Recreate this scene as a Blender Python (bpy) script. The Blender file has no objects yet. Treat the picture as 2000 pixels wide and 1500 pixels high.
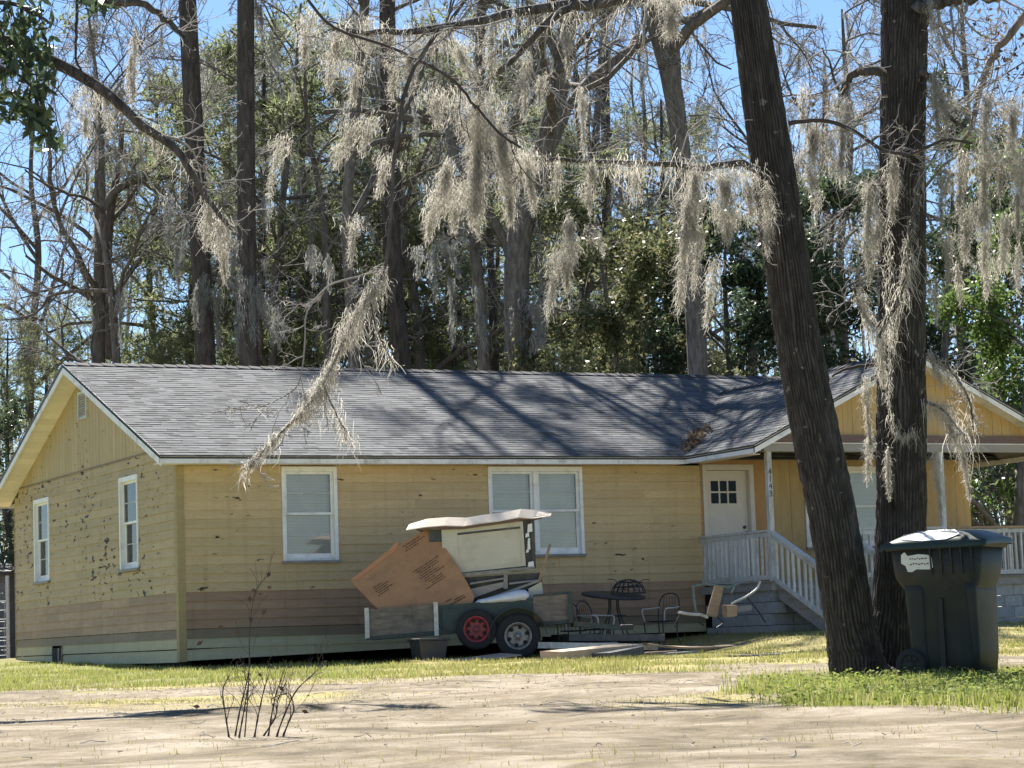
import bpy, math, random
import numpy as np
from mathutils import Vector, Matrix

# ---------------------------------------------------------------- camera
FOC, YAW, PITCH, ROLL = 4765.0, 0.4568, 0.1063, 0.0349
CAM = np.array([-12.6613, -38.3578, 0.0979])
FW = np.array([math.sin(YAW)*math.cos(PITCH), math.cos(YAW)*math.cos(PITCH), math.sin(PITCH)])
_R = np.array([math.cos(YAW), -math.sin(YAW), 0.0])
_U = np.cross(_R, FW)
RI = _R*math.cos(ROLL) - _U*math.sin(ROLL)
UP = _U*math.cos(ROLL) + _R*math.sin(ROLL)

scn = bpy.context.scene
COL = scn.collection
cd = bpy.data.cameras.new('camera'); cam = bpy.data.objects.new('camera', cd); COL.objects.link(cam)
cd.sensor_width = 36.0; cd.lens = FOC/2000.0*36.0; cd.clip_start = 0.5; cd.clip_end = 2000
M = Matrix.Identity(4)
for i in range(3):
    M[i][0] = RI[i]; M[i][1] = UP[i]; M[i][2] = -FW[i]; M[i][3] = CAM[i]
cam.matrix_world = M
scn.camera = cam

# ---------------------------------------------------------------- sky, sun, exposure
SUN_EL, SUN_AZ = math.radians(51), math.radians(3)     # sun stands behind the house (+y)
wd = bpy.data.worlds.new('World'); scn.world = wd; wd.use_nodes = True
nt = wd.node_tree
for n in list(nt.nodes): nt.nodes.remove(n)
sk = nt.nodes.new('ShaderNodeTexSky'); sk.sky_type = 'NISHITA'; sk.sun_disc = False
sk.sun_elevation = SUN_EL; sk.sun_rotation = SUN_AZ; sk.air_density = 0.9; sk.dust_density = 0.0; sk.ozone_density = 5.0
bg = nt.nodes.new('ShaderNodeBackground'); bg.inputs['Strength'].default_value = 0.053
wo = nt.nodes.new('ShaderNodeOutputWorld')
nt.links.new(sk.outputs[0], bg.inputs[0]); nt.links.new(bg.outputs[0], wo.inputs[0])
sl = bpy.data.lights.new('sun', 'SUN'); sl.energy = 5.0; sl.angle = math.radians(0.53); sl.color = (1.0, 0.95, 0.86)
so = bpy.data.objects.new('sun', sl); COL.objects.link(so)
sd = Vector((math.sin(SUN_AZ)*math.cos(SUN_EL), math.cos(SUN_AZ)*math.cos(SUN_EL), math.sin(SUN_EL)))
so.rotation_euler = sd.to_track_quat('Z', 'Y').to_euler(); so.location = (0, 30, 40)
scn.view_settings.view_transform = 'Standard'; scn.view_settings.look = 'None'
scn.view_settings.exposure = 1.68; scn.view_settings.gamma = 1.0
scn.view_settings.use_curve_mapping = False
scn.render.engine = 'CYCLES'
scn.cycles.max_bounces = 6; scn.cycles.diffuse_bounces = 4; scn.cycles.transparent_max_bounces = 8
scn.cycles.use_denoising = True

# ---------------------------------------------------------------- helpers
def at(px, py, depth):
    return CAM + (FW*FOC + RI*(px-1000) + UP*(750-py))*depth/FOC
def U(px, py, ax, val):
    d = FW*FOC + RI*(px-1000) + UP*(750-py)
    return CAM + d*((val-CAM[ax])/d[ax])
def sm(a, b, v):
    t = np.clip((v-a)/(b-a), 0, 1); return t*t*(3-2*t)
def ground(x, y):
    x = np.asarray(x, float); y = np.asarray(y, float)
    z = np.where(y < 0, -0.11+0.0095*y, -0.11+0.024*np.minimum(y, 11))
    z = np.maximum(z, -0.5)
    z = z + 0.31*sm(6.8, 10.6, x)*sm(-13, -4.5, y)
    z = z + 0.012*np.sin(x*1.7+y*0.6)+0.010*np.sin(y*2.3-x*0.9+1.3)+.006*np.sin(x*5.3+1.7*np.sin(y*3.1))*np.sin(y*4.7+1.3*np.sin(x*2.9))
    dd = (x-CAM[0])*math.sin(YAW)+(y-CAM[1])*math.cos(YAW); uu = (x-CAM[0])*math.cos(YAW)-(y-CAM[1])*math.sin(YAW)
    for c_, a_ in ((17.2, .9), (19.0, .7), (22.6, -.8), (24.3, -.6), (13.4, .5)):        # wheel ruts across the drive
        q = (dd-c_-.35*np.sin(uu*.45+a_*3)-.06*a_*uu)/.22; z = z-.030*np.exp(-q*q)*(.6+.4*np.sin(uu*1.9+c_))+.014*np.exp(-(q-1.9)**2)
    return z
def gpt(px, depth, py=1250):
    a = at(px, py, depth); return np.array([a[0], a[1], float(ground(a[0], a[1]))])

class MB:
    def __init__(s): s.v = []; s.f = []
    def add(s, v, f):
        o = len(s.v); s.v += [tuple(map(float, p)) for p in v]; s.f += [tuple(i+o for i in q) for q in f]; return s
    def box(s, a, b):
        (x0, y0, z0), (x1, y1, z1) = a, b
        return s.add([(x0,y0,z0),(x1,y0,z0),(x1,y1,z0),(x0,y1,z0),(x0,y0,z1),(x1,y0,z1),(x1,y1,z1),(x0,y1,z1)],
            [(0,3,2,1),(4,5,6,7),(0,1,5,4),(1,2,6,5),(2,3,7,6),(3,0,4,7)])
    def hexa(s, p):
        return s.add(p, [(0,3,2,1),(4,5,6,7),(0,1,5,4),(1,2,6,5),(2,3,7,6),(3,0,4,7)])
    def bar(s, p, q, w, h, up=(0,0,1)):
        p = np.array(p, float); q = np.array(q, float); t = q-p; t /= np.linalg.norm(t)
        u = np.array(up, float); n = np.cross(t, u)
        if np.linalg.norm(n) < 1e-4: n = np.cross(t, (1,0,0))
        n /= np.linalg.norm(n); u = np.cross(n, t)
        c = [(-w/2,-h/2),(w/2,-h/2),(w/2,h/2),(-w/2,h/2)]
        return s.hexa([p+n*a+u*b for a,b in c]+[q+n*a+u*b for a,b in c])
    def tube(s, pts, r, n=8):
        pts = np.array(pts, float); k = len(pts); r = np.ones(k)*np.array(r)
        v, f = tubes(pts[None], r[None], n)
        s.add(v, [tuple(q) for q in f]); 
        b = len(s.v)-len(v)
        s.f.append(tuple(b+i for i in range(n))[::-1]); s.f.append(tuple(b+(k-1)*n+i for i in range(n)))
        return s
    def poly(s, pts, thick):                  # flat polygon extruded along vector
        n = len(pts); t = np.array(thick, float); p = [np.array(a, float) for a in pts]
        return s.add(p+[a+t for a in p], [tuple(range(n))[::-1], tuple(range(n, 2*n))]+[(i, (i+1)%n, n+(i+1)%n, n+i) for i in range(n)])
    def disc(s, c, ax, r, h, n=24, r2=None):   # cylinder along ax
        c = np.array(c, float); ax = np.array(ax, float)/np.linalg.norm(ax)
        u = np.cross(ax, (0.13, 0.2, 0.97)); u /= np.linalg.norm(u); w = np.cross(ax, u); r2 = r if r2 is None else r2
        A = [c+(u*math.cos(i*2*math.pi/n)+w*math.sin(i*2*math.pi/n))*r for i in range(n)]
        B = [c+ax*h+(u*math.cos(i*2*math.pi/n)+w*math.sin(i*2*math.pi/n))*r2 for i in range(n)]
        return s.add(A+B, [tuple(range(n))[::-1], tuple(range(n, 2*n))]+[(i, (i+1)%n, n+(i+1)%n, n+i) for i in range(n)])
    def lathe(s, c, ax, prof, n=28):           # prof: (radius, height)
        c = np.array(c, float); ax = np.array(ax, float)/np.linalg.norm(ax)
        u = np.cross(ax, (0.13, 0.2, 0.97)); u /= np.linalg.norm(u); w = np.cross(ax, u); V = []; F = []
        for (r, h) in prof:
            for i in range(n):
                a = i*2*math.pi/n; V.append(c+ax*h+(u*math.cos(a)+w*math.sin(a))*r)
        for j in range(len(prof)-1):
            for i in range(n):
                F.append((j*n+i, j*n+(i+1)%n, (j+1)*n+(i+1)%n, (j+1)*n+i))
        return s.add(V, F)
    def build(s, name, mat, parent=None, smooth=False, bevel=0):
        return mesh_obj(name, np.array(s.v), s.f, mat, parent, smooth, bevel)

ORG = {}
def origin(o):
    return ORG.get(o.name, np.zeros(3)) if o is not None else np.zeros(3)
def mesh_obj(name, V, F, mat, parent=None, smooth=False, bevel=0):
    me = bpy.data.meshes.new(name)
    org = origin(parent) if parent is not None else np.zeros(3)
    V = np.asarray(V, float)
    if parent is None and len(V):
        org = np.array([V[:,0].mean(), V[:,1].mean(), V[:,2].min()])
    V = V-org
    if isinstance(F, np.ndarray):
        k = F.shape[1]; n = len(F)
        me.vertices.add(len(V)); me.vertices.foreach_set('co', V.astype(np.float32).ravel())
        me.loops.add(n*k); me.loops.foreach_set('vertex_index', F.astype(np.int32).ravel())
        me.polygons.add(n); me.polygons.foreach_set('loop_start', np.arange(0, n*k, k, dtype=np.int32))
        me.polygons.foreach_set('loop_total', np.full(n, k, np.int32)); me.update(calc_edges=True)
    else:
        me.from_pydata([tuple(p) for p in V], [], F)
    me.polygons.foreach_set('use_smooth', np.full(len(me.polygons), bool(smooth)))
    if mat: me.materials.append(mat)
    o = bpy.data.objects.new(name, me); COL.objects.link(o)
    if parent is not None: o.parent = parent; ORG[o.name] = org
    else: o.location = org; ORG[o.name] = org
    if bevel:
        b = o.modifiers.new('bevel', 'BEVEL'); b.width = bevel; b.segments = 2; b.limit_method = 'ANGLE'
    return o
def thing(name, loc, label, cat, group=None):
    o = bpy.data.objects.new(name, None); COL.objects.link(o); o.location = loc; ORG[o.name] = np.array(loc, float)
    o.empty_display_size = .2
    return tag(o, label, cat, group)
def tag(o, label=None, cat=None, group=None, kind=None):
    if label: o['label'] = label
    if cat: o['category'] = cat
    if group: o['group'] = group
    if kind: o['kind'] = kind
    elif cat: o['kind'] = 'thing'
    return o
def piece(name, me, loc, scale, parent, rot=(0,0,0), label=None):     # shares mesh data
    o = bpy.data.objects.new(name, me); COL.objects.link(o)
    o.parent = parent; o.location = np.array(loc)-origin(parent); o.scale = scale; o.rotation_euler = rot
    ORG[o.name] = np.array(loc, float)
    if label: o['label'] = label
    return o
def unit_mesh(name, mb, mat):
    me = bpy.data.meshes.new(name); me.from_pydata(mb.v, [], mb.f); me.materials.append(mat); return me

# ---- vectorised tubes
def tubes(P, R, n):
    m, k, _ = P.shape
    T = np.empty_like(P); T[:,1:-1] = P[:,2:]-P[:,:-2]; T[:,0] = P[:,1]-P[:,0]; T[:,-1] = P[:,-1]-P[:,-2]
    T /= np.linalg.norm(T, axis=2, keepdims=True)+1e-9
    mean = P[:,-1]-P[:,0]; ref = np.where(np.abs(mean[:,2:3]) > .75*np.linalg.norm(mean, axis=1, keepdims=True), [[1.,.1,0]], [[0,.05,1.]])
    N = np.cross(T, ref[:,None,:]); N /= np.linalg.norm(N, axis=2, keepdims=True)+1e-9
    B = np.cross(T, N)
    a = np.arange(n)*2*np.pi/n
    V = P[:,:,None,:]+R[:,:,None,None]*(np.cos(a)[None,None,:,None]*N[:,:,None,:]+np.sin(a)[None,None,:,None]*B[:,:,None,:])
    i = np.arange(m)[:,None,None]*k*n; j = np.arange(k-1)[None,:,None]*n; c = np.arange(n)[None,None,:]; c2 = (c+1)%n
    F = np.stack([i+j+c, i+j+c2, i+j+n+c2, i+j+n+c], -1).reshape(-1, 4)
    return V.reshape(-1, 3), F
def merge(parts):
    V = []; F = []; o = 0
    for v, f in parts: V.append(v); F.append(f+o); o += len(v)
    return np.concatenate(V), np.concatenate(F)
def resample(pts, k):
    pts = np.array(pts, float); n = len(pts)
    if n == 2: return pts[0]+(pts[1]-pts[0])*np.linspace(0,1,k)[:,None]
    E = np.vstack([2*pts[0]-pts[1], pts, 2*pts[-1]-pts[-2]]); out = []
    for t in np.linspace(0, n-1-1e-6, k):
        i = int(t); u = t-i; a, b, c, d = E[i:i+4]
        out.append(.5*((2*b)+(-a+c)*u+(2*a-5*b+4*c-d)*u*u+(-a+3*b-3*c+d)*u**3))
    return np.array(out)
def spawn(rng, P, R, n, t0, t1, lrel, ang, k, rrel, up, wig, rmin, grav=0., absL=None):
    m, kk, _ = P.shape
    idx = np.repeat(np.arange(m), n); N = len(idx)
    t = t0+(t1-t0)*((np.tile(np.arange(n), m)+rng.random(N))/n)
    f = t*(kk-1); i0 = np.clip(f.astype(int), 0, kk-2); u = (f-i0)[:,None]
    p = P[idx,i0]*(1-u)+P[idx,i0+1]*u; r = R[idx,i0]*(1-u[:,0])+R[idx,i0+1]*u[:,0]
    T = P[idx,i0+1]-P[idx,i0]; T /= np.linalg.norm(T, axis=1, keepdims=True)+1e-9
    q = rng.normal(size=(N,3)); q -= (q*T).sum(1, keepdims=True)*T; q /= np.linalg.norm(q, axis=1, keepdims=True)+1e-9
    an = ang*(.7+.6*rng.random(N))[:,None]
    d = np.cos(an)*T+np.sin(an)*q; d[:,2] += up; d /= np.linalg.norm(d, axis=1, keepdims=True)
    L = np.linalg.norm(np.diff(P, axis=1), axis=2).sum(1)[idx]*lrel if absL is None else np.full(N, absL)
    L = L*(1.15-.6*t)*(.6+.8*rng.random(N))
    st = (L/(k-1))[:,None]; Q = [p]
    for j in range(1, k):
        d = d+wig*rng.normal(size=(N,3)); d[:,2] += grav; d /= np.linalg.norm(d, axis=1, keepdims=True)
        Q.append(Q[-1]+d*st)
    Q = np.stack(Q, 1)
    r0 = np.maximum(np.minimum(r*rrel, L*.03+.004), rmin)
    Rr = r0[:,None]*np.linspace(1, .35, k)[None]
    return Q, np.maximum(Rr, rmin*.8)

# ---------------------------------------------------------------- materials
def newmat(name):
    m = bpy.data.materials.new(name); m.use_nodes = True; t = m.node_tree
    b = t.nodes['Principled BSDF']; return m, t, b
def nd(t, ty, **kw):
    n = t.nodes.new(ty)
    for k, v in kw.items():
        if k in n.inputs: n.inputs[k].default_value = v
        else: setattr(n, k, v)
    return n
def pos(t, scale=(1,1,1), obj=False):
    if obj: g = nd(t, 'ShaderNodeTexCoord').outputs['Object']
    else: g = nd(t, 'ShaderNodeNewGeometry').outputs['Position']
    mp = nd(t, 'ShaderNodeMapping'); mp.inputs['Scale'].default_value = scale
    t.links.new(g, mp.inputs[0]); return mp.outputs[0]
def noise(t, vec, scale, detail=4, rough=.6, dist=0):
    n = nd(t, 'ShaderNodeTexNoise'); n.inputs['Scale'].default_value = scale; n.inputs['Detail'].default_value = detail
    n.inputs['Roughness'].default_value = rough; n.inputs['Distortion'].default_value = dist
    t.links.new(vec, n.inputs['Vector']); return n.outputs['Fac']
def ramp(t, fac, stops):
    r = nd(t, 'ShaderNodeValToRGB'); e = r.color_ramp.elements
    while len(e) < len(stops): e.new(.5)
    for i, (p, c) in enumerate(stops):
        e[i].position = p; e[i].color = (*c, 1) if len(c) == 3 else c
    t.links.new(fac, r.inputs[0]); return r.outputs[0]
def mix(t, fac, a, b, mode='MIX'):
    n = nd(t, 'ShaderNodeMix', data_type='RGBA', blend_type=mode)
    for s, v in ((0, fac), (6, a), (7, b)):
        if isinstance(v, (int, float)): n.inputs[s].default_value = v
        elif isinstance(v, tuple): n.inputs[s].default_value = (*v, 1)
        else: t.links.new(v, n.inputs[s])
    return n.outputs[2]
def bump(t, b, h, strength=.3, dist=.01):
    n = nd(t, 'ShaderNodeBump'); n.inputs['Strength'].default_value = strength; n.inputs['Distance'].default_value = dist
    t.links.new(h, n.inputs['Height']); t.links.new(n.outputs[0], b.inputs['Normal'])
def simple(name, c1, c2=None, rough=.6, scale=6., stretch=(1,1,1), bmp=.15, metal=0., rnd=.0, spec=.5, dirt=None):
    m, t, b = newmat(name); c2 = c2 or tuple(x*.75 for x in c1)
    v = pos(t, stretch); f = noise(t, v, scale, 5, .65)
    c = ramp(t, f, [(.3, c2), (.68, c1)])
    if dirt:
        f2 = noise(t, pos(t), 2.3, 6, .7, .4); c = mix(t, ramp(t, f2, [(.5,(0,0,0)),(.72,(1,1,1))]), c, dirt)
    if rnd:
        oi = nd(t, 'ShaderNodeObjectInfo'); hs = nd(t, 'ShaderNodeHueSaturation')
        mr = nd(t, 'ShaderNodeMapRange'); mr.inputs[3].default_value = 1-rnd; mr.inputs[4].default_value = 1+rnd
        t.links.new(oi.outputs['Random'], mr.inputs[0]); t.links.new(mr.outputs[0], hs.inputs['Value']); t.links.new(c, hs.inputs['Color']); c = hs.outputs[0]
    t.links.new(c, b.inputs['Base Color']); b.inputs['Roughness'].default_value = rough; b.inputs['Metallic'].default_value = metal
    b.inputs['Specular IOR Level'].default_value = spec
    if bmp: bump(t, b, noise(t, v, scale*4, 4, .6), bmp)
    return m
def siding(name, base, alt, peel=.62, chipcol=(.045,.032,.022), green=0., bare=(.30,.19,.10), rnd=.10, vert=False):
    m, t, b = newmat(name)
    st = (1,1,6) if not vert else (5,5,.6)
    v = pos(t, st); vc = pos(t, (.42,.42,1.25))
    c = ramp(t, noise(t, v, 1.6, 5, .6), [(.3, alt), (.7, base)])
    big = noise(t, pos(t), .55, 4, .6, .3)
    if green: c = mix(t, ramp(t, big, [(.35,(0,0,0)),(.75,(green,)*3)]), c, (.30,.29,.16))
    c = mix(t, ramp(t, noise(t, v, 9, 5, .7), [(.45,(0,0,0)),(.75,(.35,)*3)]), c, bare)
    oi = nd(t, 'ShaderNodeObjectInfo'); hs = nd(t, 'ShaderNodeHueSaturation')
    mr = nd(t, 'ShaderNodeMapRange'); mr.inputs[3].default_value = 1-rnd; mr.inputs[4].default_value = 1+rnd
    t.links.new(oi.outputs['Random'], mr.inputs[0]); t.links.new(mr.outputs[0], hs.inputs['Value'])
    t.links.new(c, hs.inputs['Color']); c = hs.outputs[0]
    vs_ = pos(t, (6,6,.35)); c = mix(t, ramp(t, noise(t, vs_, 1.2, 4, .6), [(.5,(0,0,0)),(.8,(.4,)*3)]), c, tuple(x*.62 for x in alt))
    ch = noise(t, vc, 8.5, 6, .62, .25)
    fld = noise(t, pos(t), .8, 2, .5)
    ad = nd(t, 'ShaderNodeMath', operation='MULTIPLY_ADD'); t.links.new(fld, ad.inputs[0]); ad.inputs[1].default_value = .28; t.links.new(ch, ad.inputs[2])
    msk = ramp(t, ad.outputs[0], [(peel+.19, (0,0,0)), (peel+.21, (1,1,1))])
    c = mix(t, msk, c, chipcol)
    t.links.new(c, b.inputs['Base Color']); b.inputs['Roughness'].default_value = .7; b.inputs['Specular IOR Level'].default_value = .3
    bump(t, b, noise(t, v, 14, 5, .7), .25, .008)
    return m
def leafmat(name, cols, trans=.35, rough=.5, spec=.3):
    m, t, b = newmat(name)
    f = noise(t, pos(t), 1.1, 3, .6); g = nd(t, 'ShaderNodeNewGeometry').outputs['Random Per Island']
    c = ramp(t, g, [(i/(len(cols)-1)*.9+.05, k) for i, k in enumerate(cols)])
    c = mix(t, ramp(t, f, [(.3,(0,0,0)),(.7,(.5,)*3)]), c, tuple(x*.6 for x in cols[0]))
    t.links.new(c, b.inputs['Base Color']); b.inputs['Roughness'].default_value = rough; b.inputs['Specular IOR Level'].default_value = spec
    tr = nd(t, 'ShaderNodeBsdfTranslucent'); t.links.new(c, tr.inputs[0]); mx = nd(t, 'ShaderNodeMixShader'); mx.inputs[0].default_value = trans
    t.links.new(b.outputs[0], mx.inputs[1]); t.links.new(tr.outputs[0], mx.inputs[2]); t.links.new(mx.outputs[0], t.nodes['Material Output'].inputs[0])
    return m
def barkmat(name, c1, c2, c3, sc=1., lichen=(.30,.29,.255), furrow=False):
    m, t, b = newmat(name)
    v = pos(t, (1,1,.22)); f = noise(t, v, 16*sc, 6, .7, .5)
    c = ramp(t, f, [(.3, c3), (.5, c1), (.72, c2)])
    if furrow:
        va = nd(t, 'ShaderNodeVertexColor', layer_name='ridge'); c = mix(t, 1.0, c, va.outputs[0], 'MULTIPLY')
    f2 = noise(t, pos(t), 9*sc, 4, .6); c = mix(t, ramp(t, f2, [(.66,(0,0,0)),(.71,(.7,)*3)]), c, lichen)
    t.links.new(c, b.inputs['Base Color']); b.inputs['Roughness'].default_value = .9; b.inputs['Specular IOR Level'].default_value = .15
    bump(t, b, f, .7, .03); return m
def glassmat(name, tint=(.9,.95,1), refl=.25):
    m, t, b = newmat(name)
    tr = nd(t, 'ShaderNodeBsdfTransparent'); tr.inputs[0].default_value = (*tint, 1)
    gl = nd(t, 'ShaderNodeBsdfGlossy'); gl.inputs['Roughness'].default_value = .04
    fr = nd(t, 'ShaderNodeFresnel'); fr.inputs[0].default_value = 1.5
    ad = nd(t, 'ShaderNodeMath', operation='ADD'); t.links.new(fr.outputs[0], ad.inputs[0]); ad.inputs[1].default_value = refl*.3
    mx = nd(t, 'ShaderNodeMixShader'); t.links.new(ad.outputs[0], mx.inputs[0]); t.links.new(tr.outputs[0], mx.inputs[1]); t.links.new(gl.outputs[0], mx.inputs[2])
    t.links.new(mx.outputs[0], t.nodes['Material Output'].inputs[0]); return m

YEL, YEL2 = (.60,.455,.25), (.52,.385,.20)
m_front = siding('yellow_paint', YEL, YEL2, .605, rnd=.07)
m_gable = siding('olive_yellow_paint', (.53,.405,.225), (.44,.335,.18), .56, green=.2, rnd=.08)
m_gablev = siding('gable_panel_paint', (.54,.41,.22), (.45,.34,.18), .61, green=.15, rnd=.05, vert=True)
m_pink = siding('bare_pink_boards', (.40,.265,.165), (.31,.20,.125), .80, green=0, rnd=.10)
m_tan = siding('bare_tan_boards', (.42,.295,.18), (.33,.225,.14), .80, green=0, rnd=.14)
m_grey = siding('weathered_grey_boards', (.26,.20,.13), (.20,.16,.10), .80, rnd=.1)
m_cream = siding('cream_green_boards', (.50,.46,.29), (.42,.38,.235), .76, green=.4, rnd=.06)
m_porchw = siding('porch_plywood', (.48,.35,.17), (.40,.285,.135), .76, rnd=.07, vert=True)
m_wgable = siding('wing_gable_paint', (.54,.375,.17), (.46,.315,.14), .80, rnd=.05, vert=True)
m_orange = siding('orange_primer_panel', (.50,.29,.13), (.42,.24,.11), .78, rnd=.05, vert=True)
m_white = simple('white_trim', (.88,.87,.85), (.78,.77,.75), .55, 5, (1,1,1), .1, dirt=(.60,.58,.53))
m_fascia = simple('fascia_paint', (.84,.82,.80), (.74,.72,.70), .6, 7, (2,2,.6), .1, dirt=(.40,.39,.33))
m_rail = simple('worn_white_rail', (.62,.63,.62), (.42,.42,.40), .7, 9, (3,3,.6), .2, rnd=.12, dirt=(.32,.31,.28))
m_soffit = simple('soffit_boards', (.85,.76,.72), (.78,.69,.64), .7, 5, rnd=.08)
m_dark = simple('dark_void', (.02,.02,.02), (.012,.012,.012), .9, 3, bmp=0)
m_drip = simple('drip_edge', (.025,.025,.03), (.018,.018,.02), .5, 3, bmp=0)
m_glass = glassmat('window_glass', (.92,.93,.92), 0.)
m_blind = simple('blind_slats', (.74,.72,.68), (.62,.60,.57), .7, 3, bmp=0)
m_curtain = simple('curtain', (.52,.52,.47), (.40,.40,.36), .9, 8, (4,4,.5), .1)
m_door = simple('door_paint', (.62,.565,.50), (.56,.51,.45), .5, 4, bmp=.05)
m_beam = simple('brown_beam', (.16,.10,.085), (.12,.075,.065), .6, 6, (1,3,6))
m_beamg = simple('grey_beam', (.33,.30,.28), (.26,.24,.22), .6, 6, (1,3,6))
m_cmu = simple('concrete_block', (.36,.36,.35), (.26,.26,.255), .9, 12, bmp=.4, rnd=.12)
m_deck = simple('deck_boards', (.30,.26,.21), (.22,.19,.15), .8, 8, (1,6,1), rnd=.15)
m_ply = simple('weathered_plywood', (.27,.22,.17), (.12,.10,.08), .85, 5, (.7,1,3), .25, dirt=(.10,.085,.075))
m_trail = simple('trailer_paint_dark_green', (.035,.06,.055), (.02,.035,.035), .55, 9, dirt=(.09,.06,.04))
m_tyre = simple('tyre_rubber', (.022,.022,.024), (.014,.014,.015), .85, 14)
m_redrim = simple('red_rim', (.36,.035,.045), (.22,.03,.035), .5, 12, dirt=(.10,.04,.03))
m_rim = simple('steel_rim', (.34,.33,.31), (.17,.16,.15), .5, 14, metal=.5, dirt=(.10,.075,.055))
m_card = simple('corrugated_cardboard', (.43,.235,.125), (.34,.185,.10), .85, 3, (1,1,1), .2, dirt=(.27,.155,.09))
m_card2 = simple('pale_cardboard', (.52,.39,.27), (.40,.295,.20), .85, 6, (1,1,1), .15)
m_print = simple('print_ink', (.10,.055,.04), (.07,.04,.03), .9, 9, bmp=0)
m_beige = simple('beige_enamel', (.56,.53,.45), (.50,.475,.40), .45, 3, bmp=.04, dirt=(.44,.40,.32))
m_char = simple('charcoal_panel', (.06,.065,.07), (.035,.04,.045), .6, 7, dirt=(.12,.11,.10))
m_sheet = simple('sheet_foam_face', (.70,.60,.49), (.58,.48,.38), .8, 5, bmp=.3)
m_sack = simple('white_plastic_sack', (.74,.76,.78), (.62,.64,.68), .35, 9, bmp=.6)
m_tote = simple('black_tote', (.025,.03,.032), (.015,.018,.02), .45, 7)
m_wood = simple('old_board', (.38,.27,.17), (.22,.155,.10), .8, 5, (.6,3,3), .3, rnd=.1)
m_woodgrey = simple('grey_board', (.33,.31,.28), (.20,.19,.175), .85, 6, (.6,3,3), .3, rnd=.1)
m_iron = simple('black_iron', (.03,.032,.035), (.018,.02,.022), .55, 12, spec=.6)
m_tubew = simple('white_enamel_tube', (.66,.65,.60), (.45,.43,.38), .4, 12, dirt=(.25,.2,.15))
m_teal = simple('faded_green_frame', (.17,.25,.24), (.10,.15,.15), .6, 12)
m_cart = simple('cart_plastic', (.032,.036,.032), (.025,.03,.028), .55, 5, bmp=.05, spec=.2, dirt=(.055,.048,.036))
m_lid = simple('cart_lid_plastic', (.028,.048,.042), (.022,.036,.033), .45, 5, bmp=.05, spec=.25)
m_label = simple('paper_label', (.72,.71,.66), (.62,.61,.56), .7, 20, bmp=0)
m_whitepatch = simple('white_patch', (.82,.82,.80), (.74,.74,.72), .6, 6, bmp=.1)
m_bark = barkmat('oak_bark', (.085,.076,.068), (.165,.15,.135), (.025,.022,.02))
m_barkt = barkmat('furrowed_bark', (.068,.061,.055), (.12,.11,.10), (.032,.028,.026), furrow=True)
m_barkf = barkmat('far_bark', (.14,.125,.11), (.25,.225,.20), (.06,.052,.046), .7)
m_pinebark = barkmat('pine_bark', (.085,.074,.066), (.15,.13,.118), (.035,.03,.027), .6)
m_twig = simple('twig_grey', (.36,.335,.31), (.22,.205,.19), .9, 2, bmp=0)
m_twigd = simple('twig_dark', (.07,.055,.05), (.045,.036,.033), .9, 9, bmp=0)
m_moss = leafmat('spanish_moss', [(.42,.40,.345),(.53,.50,.435),(.63,.595,.525),(.47,.445,.39)], .55, .9, .1)
m_mossg = leafmat('grey_moss', [(.34,.345,.325),(.43,.43,.405),(.53,.525,.495)], .5, .9, .1)
m_pine = leafmat('pine_needles', [(.16,.195,.09),(.21,.25,.12),(.26,.29,.15),(.33,.33,.20)], .58, .55, .3)
m_mag = leafmat('glossy_leaves', [(.08,.105,.045),(.14,.165,.07),(.22,.22,.10),(.36,.33,.19)], .48, .4, .4)
m_leafd = leafmat('dark_leaves', [(.045,.075,.04),(.075,.11,.055),(.11,.145,.07)], .42, .4, .4)
m_leafb = leafmat('bright_leaves', [(.09,.15,.035),(.13,.20,.05),(.19,.25,.075)], .5, .45, .3)
m_dead = leafmat('dead_leaves', [(.10,.07,.045),(.17,.12,.08),(.25,.19,.13)], .35, .7, .2)
m_grass = leafmat('green_grass', [(.20,.245,.05),(.30,.335,.075),(.40,.405,.12),(.48,.42,.23)], .5, .6, .2)
m_straw = leafmat('dry_grass', [(.24,.25,.07),(.34,.32,.11),(.42,.37,.19),(.28,.27,.11)], .45, .7, .2)

# shingle material: per-shingle colour attribute
m_shingle, _t, _b = newmat('asphalt_shingles')
_a = nd(_t, 'ShaderNodeVertexColor', layer_name='tone')
_c = mix(_t, 1.0, _a.outputs[0], ramp(_t, noise(_t, pos(_t), 60, 3, .7), [(.25,(.55,.55,.55)),(.8,(1.3,1.3,1.3))]), 'MULTIPLY')
_c = mix(_t, ramp(_t, noise(_t, pos(_t), .7, 4, .6), [(.4,(0,0,0)),(.75,(.35,)*3)]), _c, (.15,.15,.148))
_t.links.new(_c, _b.inputs['Base Color']); _b.inputs['Roughness'].default_value = .92; _b.inputs['Specular IOR Level'].default_value = .2


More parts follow.
